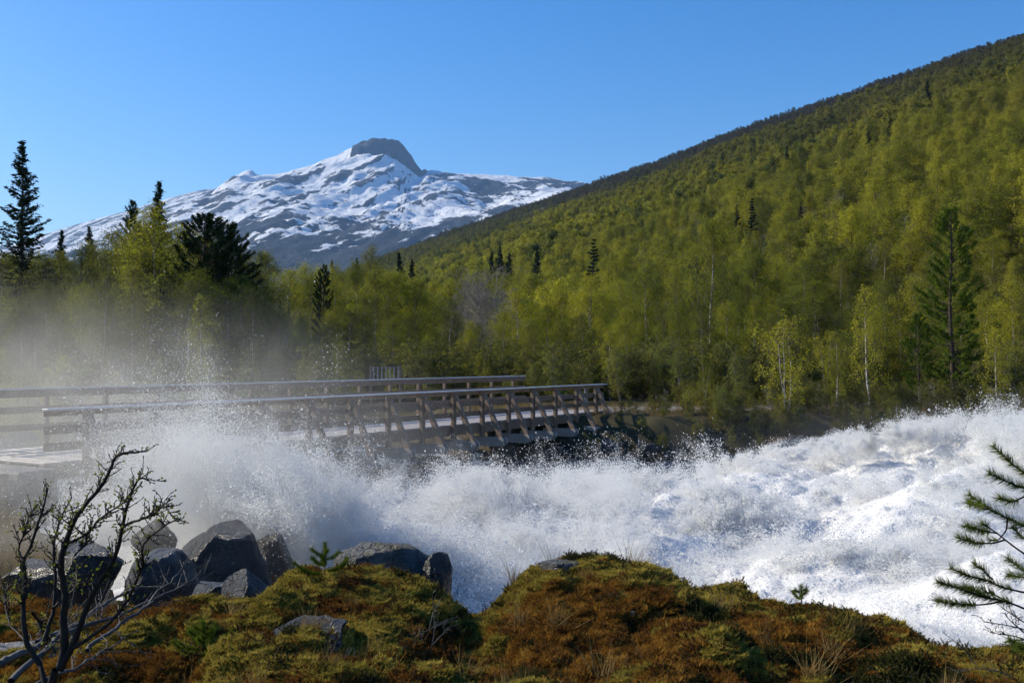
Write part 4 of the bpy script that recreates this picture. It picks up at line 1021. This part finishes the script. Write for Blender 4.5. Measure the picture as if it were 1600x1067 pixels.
def willow():
    r = np.random.default_rng(3); base = P(85, 1067, 4.7); base[2] = g_at(base[0], base[1]) - .03
    e = empty('willow_shrub', tuple(base)); tag(e, 'dark bare branched shrub with opening green buds', 'shrub')
    Z = lambda zx, zy, d: P(zx / 2.757, 680 + zy / 2.757, d) - base
    stems = [
        ([(185, 980), (120, 880), (105, 790), (115, 690), (122, 560), (112, 535), (150, 470), (180, 370), (205, 290), (215, 225)], .011, .10),
        ([(112, 535), (90, 490), (115, 420), (135, 330), (146, 318)], .004, .12),
        ([(265, 1000), (290, 910), (278, 800), (288, 690), (270, 590), (275, 520), (300, 460), (345, 350), (400, 280), (440, 220), (470, 170), (490, 95), (530, 72), (602, 70)], .0155, -.05),
        ([(200, 880), (235, 740), (240, 620), (232, 480), (255, 380), (268, 330), (302, 268)], .008, .25),
        ([(300, 460), (380, 420), (430, 360), (500, 300), (552, 270)], .006, .02),
        ([(270, 1000), (330, 870), (380, 730), (430, 640), (490, 550), (525, 450), (540, 380), (555, 300), (580, 230), (600, 175), (642, 195)], .013, -.25),
        ([(540, 385), (600, 365), (680, 325), (710, 295), (740, 340)], .006, -.28),
        ([(300, 930), (400, 860), (480, 820), (560, 720), (600, 630), (632, 560), (620, 470), (660, 430), (720, 390), (770, 357)], .008, -.45),
        ([(150, 760), (170, 800), (190, 850), (210, 900)], .006, .3),
        ([(120, 880), (60, 820), (30, 720), (45, 640)], .004, .35),
        ([(235, 740), (300, 690), (350, 640), (345, 600)], .005, .3), ([(330, 520), (380, 470), (378, 430)], .0035, 0.0)]
    g0 = Geo(); g0.tube(smooth_path([(0, 0, 0), tuple(Z(225, 1060, 4.7)), tuple(Z(250, 1000, 4.68))], 6), [.024, .022, .02, .019, .018, .016], 8); g0.tube(smooth_path([(0, 0, 0), tuple(Z(205, 1050, 4.75)), tuple(Z(185, 980, 4.8))], 6), np.linspace(.018, .011, 6), 7)
    obj('trunk', g0.mesh('trunk', [M['shrub_bark']], True), e)
    for pts, rad, dd in stems:
        n = len(pts); p = smooth_path([Z(a, b, 4.7 + dd * (i / (n - 1)) + .0) for i, (a, b) in enumerate(pts)], 8 + 3 * n)
        p = p + np.cumsum(r.normal(0, .0016, p.shape), 0)
        g, c = Geo(), Geo(); rad *= 1.3; g.tube(p, np.linspace(rad, max(.003, rad * .25), len(p)), 6)
        twigs_on(g, c, r, p, 6 + 4 * n, .085, .0027, True, .3)
        b = obj('stem', g.mesh('stem', [M['shrub_bark']], True), e)
        if c.v: obj('leaves', c.mesh('leaves', [M['bud']]), b)
willow()
def dead_branch(pts, rad, label, seed, tw=30, L=.24, dz=0):
    r = np.random.default_rng(seed); w = [P(*q) for q in pts]; base = w[0].copy()
    e = empty('dead_branch', tuple(base)); tag(e, label, 'branch')
    p = smooth_path([q - base for q in w], 26); p += np.cumsum(r.normal(0, .007, p.shape), 0)
    g = Geo(); g.tube(p, np.linspace(rad * .8, rad * .25, len(p)), 7); obj('stem', g.mesh('stem', [M['dead_wood']], True), e)
    g = Geo(); twigs_on(g, Geo(), r, p, tw, L, .003, False, .15); obj('twigs', g.mesh('twigs', [M['dead_wood']], True), e)
dead_branch([(20, 1062, 5.0), (110, 990, 5.6), (200, 958, 6.0), (247, 935, 6.2), (312, 898, 6.5)], .022, 'long pale dead branch slanting up to the right behind the shrub', 1)
dead_branch([(140, 1012, 5.4), (205, 975, 5.7), (262, 940, 6.0), (306, 902, 6.2)], .016, 'thin dead branch just below the long pale dead branch', 2, 10)
dead_branch([(60, 1000, 5.9), (140, 955, 6.3), (201, 928, 6.6), (283, 908, 6.9)], .02, 'dead branch lying highest behind the shrub', 3, 16)
dead_branch([(0, 1040, 5.2), (60, 1000, 5.5), (110, 966, 5.8)], .03, 'thick broken dead branch at the left edge', 4, 12, .3)
dead_branch([(60, 1066, 4.9), (130, 1030, 5.1), (215, 985, 5.5)], .012, 'slim dead branch low beside the shrub base', 5, 18, .25)
dead_branch([(540, 1066, 5.2), (590, 1030, 5.6), (650, 1000, 5.9), (700, 975, 6.1)], .007, 'thin bare stick lying on the heather in the middle', 6, 10, .15)
def needles(g, r, path, per_m, ln, wid, a0=0.0, tilt=.75, droop=0.0):
    L = np.linalg.norm(np.diff(path, axis=0), axis=1).sum(); n = int(per_m * L * (1 - a0))
    a = (a0 + (1 - a0) * r.random(n)) * (len(path) - 1); j = np.minimum(a.astype(int), len(path) - 2)
    sp = lerp(path[j], path[j + 1], (a - j)[:, None]); t = path[j + 1] - path[j]; t /= np.linalg.norm(t, axis=1)[:, None] + 1e-9
    o = np.cross(t, rdir(r, n)); o /= np.linalg.norm(o, axis=1)[:, None] + 1e-9
    d = t * tilt + o; d /= np.linalg.norm(d, axis=1)[:, None]; d[:, 2] += droop
    l = ln * r.uniform(.7, 1.15, n)[:, None]; w = np.cross(d, rdir(r, n)); w /= np.linalg.norm(w, axis=1)[:, None]
    g.tris(sp - w * wid, sp + w * wid, sp + d * l)
def pine_sapling():
    r = np.random.default_rng(9); d0 = 4.3; bx = (1700 - 800) / F_PX * d0
    base = np.array([bx, d0, g_at(bx, d0) - .05]); e = empty('pine_sapling', tuple(base)); tag(e, 'long needled pine branches reaching in from the right edge', 'sapling')
    Z = lambda zx, zy, d: P(1380 + zx / 2.5, 640 + zy / 2.5, d) - base
    top = np.array([.02, .05, 1.95]); tp = smooth_path([(0, 0, 0), (.02, .01, .7), (0, .03, 1.3), tuple(top)], 14)
    g = Geo(); g.tube(tp, np.linspace(.028, .006, 14), 8); obj('trunk', g.mesh('trunk', [M['shrub_bark']], True), e)
    g = Geo(); needles(g, r, tp[8:], 2200, .055, .0011); obj('needles', g.mesh('needles', [M['needle']]), e)
    BR = [([(640, 300), (550, 250), (500, 212), (425, 140)], .1, .35), ([(640, 330), (560, 310), (480, 282), (408, 245)], .0, .3), ([(560, 330), (500, 360), (445, 345)], -.05, .3), ([(650, 520), (560, 460), (480, 420), (400, 385), (332, 328)], .15, .5), ([(400, 385), (360, 372), (328, 362)], .15, .1), ([(650, 620), (560, 570), (500, 530), (440, 480), (380, 440)], -.1, .92),
          ([(470, 505), (420, 520), (360, 518), (285, 497)], -.1, .45), ([(480, 420), (475, 470), (440, 510), (410, 505)], .1, .75), ([(440, 480), (380, 470), (315, 452)], -.12, .25), ([(650, 680), (560, 640), (520, 610), (475, 575)], .2, .3), ([(560, 510), (530, 490), (500, 455)], .1, .2), ([(560, 650), (520, 650), (480, 640)], .1, .2),
          ([(650, 740), (560, 712), (450, 690), (390, 655), (330, 650), (255, 612)], .05, .55), ([(420, 660), (380, 620), (345, 598)], .03, .2), ([(650, 800), (560, 780), (480, 745), (390, 728), (310, 700), (205, 668)], -.15, .5), ([(390, 728), (350, 700), (305, 690)], -.1, .1), ([(450, 745), (380, 757), (310, 757), (200, 742)], -.2, .42), ([(480, 745), (430, 720), (380, 700)], .0, .5), ([(650, 960), (560, 930), (500, 900), (480, 890)], .0, .3), ([(600, 980), (540, 930), (500, 910)], -.1, .2)]
    for pts, dd, a0 in BR:
        n = len(pts); wp = [Z(a, b, d0 + dd * (i / (n - 1))) for i, (a, b) in enumerate(pts)]
        if pts[0][0] >= 600: wp = [np.array([.01, .02, max(.1, wp[0][2] - .06)])] + wp           # springs from the trunk
        p = smooth_path(wp, 6 + 3 * n)
        g = Geo(); g.tube(p, np.linspace(.0065 if pts[0][0] > 600 else .004, .0022, len(p)), 6); b = obj('branch', g.mesh('branch', [M['shrub_bark']], True), e)
        g = Geo(); needles(g, r, p, 2200, .046, .0013, a0, .8); obj('needles', g.mesh('needles', [M['needle']]), b)
    for k in range(16):                                                                          # branches on the far sides of the trunk
        az = -1.75 + 3.5 * ((k * .618) % 1.0); zb = .35 + .092 * k; L = .62 * (1.15 - k / 19) * r.uniform(.8, 1.1)
        dv = np.array([math.cos(az), math.sin(az), 0]); p = smooth_path([np.array([.01, .02, zb]), np.array([.01, .02, zb]) + dv * L * .5 + [0, 0, .04], np.array([.01, .02, zb]) + dv * L + [0, 0, .16]], 12)
        g = Geo(); g.tube(p, np.linspace(.006, .0022, 12), 6); b = obj('branch', g.mesh('branch', [M['shrub_bark']], True), e)
        g = Geo(); needles(g, r, p, 2000, .046, .0013, .4, .8); obj('needles', g.mesh('needles', [M['needle']]), b)
    for pts in ([(620, 900), (540, 850), (470, 835), (380, 822)], [(600, 860), (500, 800), (455, 765)], [(620, 930), (520, 880), (410, 865)], [(560, 880), (500, 830), (470, 800)], [(600, 940), (540, 890), (470, 900)]):
        p = smooth_path([Z(a, b, d0 + .1) for a, b in pts], 14); g = Geo(); g.tube(p, np.linspace(.004, .0014, 14), 5); twigs_on(g, Geo(), r, p, 6, .05, .0015, False, .4); obj('dead_twig', g.mesh('dead_twig', [M['shrub_bark']], True), e)
pine_sapling()
def seedling(px, top, bot, d, label, seed, n=5, spread=.5, m='needle_fresh'):
    r = np.random.default_rng(seed); b = P(px, bot, d); h = (bot - top) / F_PX * d
    gz = g_at(b[0], b[1]); e = empty('pine_seedling', (b[0], b[1], min(gz, b[2]) - .02)); tag(e, label, 'seedling')
    up = b[2] - min(gz, b[2]) + .02; tp = smooth_path([(0, 0, 0), (.004, 0, up + h * .5), (0, .01, up + h)], 10)
    g = Geo(); g.tube(tp, np.linspace(.0045, .002, 10), 6); obj('trunk', g.mesh('trunk', [M['shrub_bark']], True), e)
    g = Geo(); needles(g, r, tp[5:], 3200, .036, .0014, 0, 1.0)
    for i in range(n):
        f = .3 + .6 * i / n; st = np.array([0, 0, up + h * f]); az = i * 2.4 + seed; L = h * spread * (1.1 - f) * r.uniform(.7, 1.2)
        q = smooth_path([st, st + np.array([math.cos(az) * L * .6, math.sin(az) * L * .6, .1 * L]), st + np.array([math.cos(az) * L, math.sin(az) * L, .45 * L])], 8)
        g.tube(q, .002, 4); needles(g, r, q, 3000, .034, .0014, .1, .9)
    obj('needles', g.mesh('needles', [M[m]]), e)
seedling(508, 848, 925, 6.85, 'small pine seedling on top of the mossy hump', 1, 8, .75)
seedling(1250, 914, 944, 6.45, 'tiny pine seedling alone on the right ridge line', 2, 5, .9, 'needle')
seedling(318, 968, 1045, 5.75, 'bushy green pine seedling in the dip left of the slab', 3, 12, .9)
seedling(1412, 1006, 1040, 6.0, 'tiny pine seedling near the thin stick at right', 4, 4, .8)
def bare_twig(pts, label, seed, d, rad=.005, forks=()):
    r = np.random.default_rng(seed); w = [P(a, b, d) for a, b in pts]; b = w[0].copy(); b[2] = min(b[2], g_at(b[0], b[1]) - .02)
    e = empty('bare_twig', tuple(b)); tag(e, label, 'twig')
    for i, pp in enumerate([[tuple(b)] + [tuple(q) for q in w]] + [[tuple(P(x, y, d + .06 * (k + 1))) for x, y in f] for k, f in enumerate(forks)]):
        p = smooth_path([np.array(q) - b for q in pp], 16); g = Geo(); g.tube(p, np.linspace(rad * (1 if i == 0 else .6), .0012, 16), 6); twigs_on(g, Geo(), r, p, 7, .05, .0013, False, .4)
        obj('stem', g.mesh('stem', [M['dead_wood']], True), e)
bare_twig([(662, 1060), (670, 1022), (678, 1000), (680, 975), (678, 948), (676, 922)], 'pale forked bare twig standing in the middle heather', 1, 5.9, .006, [[(669, 1015), (659, 994), (653, 978)], [(674, 1008), (690, 990), (708, 972)]])
bare_twig([(1516, 1028), (1500, 1008), (1485, 996), (1470, 986)], 'single dark twig leaning left over the right ledge', 2, 5.7, .004)
bare_twig([(540, 1058), (536, 1040), (545, 1020)], 'short bare twig in front of the grey slab', 3, 5.4, .004, [[(538, 1045), (548, 1032), (556, 1024)]])
bare_twig([(1590, 1062), (1560, 1046), (1520, 1040), (1490, 1048)], 'pale bent twig at the bottom right corner', 4, 5.0, .004)

# ------------------------------------------------------------------ heath and moss on the ledge
def tuft_mat(name, stops, trans=.25, sc_=1.2):
    m, nt, out = mat(name)
    oi = nd(nt, 'ShaderNodeObjectInfo'); pos = nd(nt, 'ShaderNodeNewGeometry').outputs['Position']
    f = math_(nt, 'ADD', math_(nt, 'MULTIPLY', oi.outputs['Random'], .55), math_(nt, 'MULTIPLY_ADD', noise(nt, pos, sc_, 3), 1.2, -.38), clamp=True)
    col = ramp(nt, f, stops).outputs[0]
    d = nd(nt, 'ShaderNodeBsdfDiffuse', {0: col}); t = nd(nt, 'ShaderNodeBsdfTranslucent', {0: col})
    mx = nd(nt, 'ShaderNodeMixShader', {0: trans, 1: d, 2: t}); nt.links.new(mx.outputs[0], out.inputs[0]); return m
M['heather'] = tuft_mat('heather', [(0, (.040, .020, .010)), (.35, (.11, .052, .016)), (.65, (.23, .095, .018)), (1, (.30, .16, .04))])
M['crowberry'] = tuft_mat('crowberry', [(0, (.018, .022, .008)), (.5, (.045, .048, .014)), (1, (.09, .085, .02))])
M['moss'] = tuft_mat('moss', [(0, (.12, .092, .018)), (.5, (.30, .235, .042)), (1, (.50, .39, .085))], .3)
M['lichen'] = tuft_mat('lichen', [(0, (.22, .23, .19)), (1, (.42, .43, .37))], .2)
M['straw'] = tuft_mat('straw', [(0, (.14, .095, .035)), (.6, (.26, .18, .07)), (1, (.36, .27, .12))], .3)
M['ochre_moss'] = tuft_mat('ochre_moss', [(0, (.07, .032, .010)), (.4, (.20, .095, .020)), (.7, (.33, .17, .030)), (1, (.42, .28, .06))], .3, 4.0)
def tuft(seed, m, stems, h, leaves, ls, spread, droop=.3):
    r = np.random.default_rng(seed); g = Geo()
    for i in range(stems):
        az = r.uniform(0, 6.28); o = np.array([r.normal(0, .025), r.normal(0, .025), 0]); hh = h * r.uniform(.5, 1.15); sp = spread * r.uniform(.2, 1)
        p = np.stack([o, o + [math.cos(az) * sp * .4, math.sin(az) * sp * .4, hh * .6], o + [math.cos(az) * sp, math.sin(az) * sp, hh]])
        g.tube(p, [.0016, .0012, .0006], 3, 1)
        n = leaves; a = r.uniform(.25, 1, n); q = np.where((a < .5)[:, None], lerp(p[0], p[1], (a * 2)[:, None]), lerp(p[1], p[2], (a * 2 - 1)[:, None]))
        d = rdir(r, n) + np.array([0, 0, .5]); d /= np.linalg.norm(d, axis=1)[:, None]; w = np.cross(d, rdir(r, n)); w /= np.linalg.norm(w, axis=1)[:, None]
        g.tris(q - w * ls * .25, q + w * ls * .25, q + d * ls * r.uniform(.6, 1.3, n)[:, None], 0)
    return g.mesh('tuft', [M[m], M['twig']])
def blades(seed, m, n, h, rad, wid, bend):
    r = np.random.default_rng(seed); g = Geo(); a = r.uniform(0, 6.28, n); q = rad * np.sqrt(r.random(n))
    o = np.column_stack([np.cos(a) * q, np.sin(a) * q, -.3 * h + np.sqrt(np.maximum(0, 1 - (q / rad) ** 2)) * h * .4]); d = np.column_stack([r.normal(0, bend, n), r.normal(0, bend, n), np.ones(n)]) * h * r.uniform(.5, 1.2, n)[:, None]
    w = np.cross(d, rdir(r, n)); w /= np.linalg.norm(w, axis=1)[:, None]
    g.tris(o - w * wid, o + w * wid, o + d)
    return g.mesh('tuft', [M[m]])
src = [tuft(1, 'heather', 16, .036, 30, .010, .06), tuft(2, 'heather', 9, .060, 34, .009, .05), tuft(3, 'heather', 18, .026, 30, .011, .06),
       tuft(4, 'crowberry', 14, .045, 42, .008, .05), tuft(5, 'crowberry', 12, .06, 40, .009, .05),
       blades(6, 'moss', 260, .015, .055, .0030, .8), blades(7, 'moss', 240, .020, .045, .0032, .8), blades(8, 'ochre_moss', 380, .026, .06, .0025, .6), blades(9, 'straw', 60, .16, .05, .0022, .5), blades(10, 'straw', 34, .34, .07, .004, .45), blades(11, 'lichen', 160, .016, .03, .004, .9)]
heath_src = source('heath_tuft', src)
rh = np.random.default_rng(21)
n = 85000
hx = rh.uniform(-4.6, 4.0, n); ye = np.interp(hx, LP_[:, 0], LP_[:, 1]); hy = 4.5 + (ye + .45 - 4.5) * rh.random(n)
hz = ground_z(hx, hy)
gxs = (ground_z(hx + .03, hy) - hz) / .03; gys = (ground_z(hx, hy + .03) - hz) / .03
pxh = hx / hy * F_PX + 800
edge = ye - hy
mz = .6 * fbm(hx * .9, hy * 1.4, 4, 301) + .75 * fbm(hx * 3.2, hy * 4.2, 3, 305) + .13 + .42 * sstep(.9, .0, edge) * sstep(250, 480, pxh) - .30 * sstep(720, 860, pxh) * sstep(.25, .8, edge)
cush = billow(hx * 2.3 + .6 * fbm(hx * 2, hy * 2, 2, 35), hy * 2.3 + .6 * fbm(hx * 2, hy * 2, 2, 36), 1, 31); mz = mz + 1.1 * (cush - .30); oz = fbm(hx * 1.3 + 9, hy * 1.6, 4, 311)
kind = np.where(mz > .16, rh.integers(5, 7, n), np.where(oz > .24, 7, np.where(oz < -.22, rh.integers(3, 5, n), rh.integers(0, 3, n))))
kind = np.where((pxh < 420) & (oz > -.02) & (mz <= .2), np.where(rh.random(n) < .6, 7, kind), kind)
kind = np.where((pxh > 700) & (kind <= 2) & (oz + .25 * rh.normal(size=n) > -.02), 7, kind)
kind = np.where(rh.random(n) < .003, 8, kind); kind = np.where((rh.random(n) < .05) & (fbm(hx * 2.5, hy * 2.5, 2, 331) > .22), 10, kind)
kind = np.where((rh.random(n) < .10) & (kind >= 5), rh.integers(0, 5, n), kind)
moss_like = ((kind >= 5) & (kind <= 7)) | (kind == 10)
keep = (hz > -.6) & (moss_like | (rh.random(n) < .42)) & (np.abs(hx / hy) < .62)
for bxp in ((488, 1032, 5.9, .22), (60, 1000, 6.3, .28)):
    c = P(*bxp[:3]); keep &= np.hypot(hx - c[0], (hy - c[1]) * .8) > bxp[3] * rh.uniform(.7, 1.1, n)
hx, hy, hz, kind, gxs, gys = [a[keep] for a in (hx, hy, hz, kind, gxs, gys)]
# dry grass on the bank at left and along the far bank
gxx = np.concatenate([rh.uniform(-10.5, -5.6, 900), rh.uniform(-2, 26, 900)]); gyy = np.concatenate([rh.uniform(13.2, 16.5, 900), rh.uniform(42, 50, 900)])
gzz = ground_z(gxx, gyy); sdg = poly_sdf(gxx, gyy, RIVER); kk = (sdg > .5) & (gzz > -1.2); gxx, gyy, gzz = gxx[kk], gyy[kk], gzz[kk]
pts = np.concatenate([np.column_stack([hx, hy, hz - .006]), np.column_stack([gxx, gyy, gzz - .02])]); nt_ = len(pts)
tl = np.concatenate([np.column_stack([np.arctan(gys) * .6, -np.arctan(gxs) * .6, rh.uniform(0, 6.28, len(hx))]), np.column_stack([np.zeros((len(gxx), 2)), rh.uniform(0, 6.28, len(gxx))])])
s = rh.uniform(.7, 1.3, nt_); s[len(hx):] *= np.where(gyy > 30, .9, .9)
heath = instancer('heath', pts, tl, np.repeat(s[:, None], 3, 1), np.concatenate([kind, np.full(len(gxx), 9)]), heath_src)
tag(heath, 'heather, moss and dry grass covering the ledge', 'heath', kind='stuff')

# ------------------------------------------------------------------ mist over the bridge end, and the air
def mist_box(lo, hi, name, label, dens, scl, shape, color=(.95, .95, .92), aniso=.4):
    lo, hi = np.array(lo, float), np.array(hi, float)
    bm = bmesh.new(); bmesh.ops.create_icosphere(bm, subdivisions=3, radius=1.0)
    bmesh.ops.scale(bm, vec=Vector((hi - lo) / 2), verts=bm.verts)
    me = bpy.data.meshes.new(name); bm.to_mesh(me); bm.free()
    m, nt, out = mat(name)
    oc = nd(nt, 'ShaderNodeTexCoord').outputs['Object']; pos = nd(nt, 'ShaderNodeNewGeometry').outputs['Position']
    u = nd(nt, 'ShaderNodeVectorMath', {0: oc, 1: tuple(2 / (hi - lo))}, operation='MULTIPLY').outputs[0]
    rr = nd(nt, 'ShaderNodeVectorMath', {0: u}, operation='LENGTH').outputs['Value']
    fall = nd(nt, 'ShaderNodeMapRange', {0: rr, 1: 1.0, 2: shape}, interpolation_type='SMOOTHSTEP').outputs[0]
    nn = ramp(nt, noise(nt, pos, scl, 4, .62, 1.2), [(.43, .06), (.66, 1.0)]).outputs[0]
    dn = math_(nt, 'MULTIPLY', math_(nt, 'MULTIPLY', fall, nn), dens)
    pv = nd(nt, 'ShaderNodeVolumePrincipled', {'Color': (*color, 1), 'Density': dn, 'Anisotropy': aniso})
    nt.links.new(pv.outputs[0], out.inputs['Volume'])
    me.materials.append(m); o = obj(name, me, None, tuple((lo + hi) / 2)); tag(o, label, 'mist', kind='stuff'); return o
mist_box((-25, 14, -3.4), (0, 38, 4.8), 'mist', 'pale spray mist drifting over the left end of the bridge', .15, .30, .0)

mist_box((-13, 11, -2.8), (1.5, 21, 2.4), 'mist', 'fine spray mist in front of the near end of the bridge', .30, .45, .0)
mist_box((2, 16, -3.2), (24, 40, 1.6), 'mist', 'thin mist hanging low over the big waves', .05, .4, .0)

hm, hnt, hout = mat('air')
pv = nd(hnt, 'ShaderNodeVolumePrincipled', {'Color': (.32, .58, 1.0, 1), 'Density': 7.0e-5, 'Anisotropy': .1}); hnt.links.new(pv.outputs[0], hout.inputs['Volume'])
g = Geo(); g.box((-1000, 3000, 600), (6100, 6100, 640))
hz_o = obj('haze', g.mesh('haze', [hm])); tag(hz_o, 'thin blue air between the valley and the far mountain', 'haze', kind='stuff')
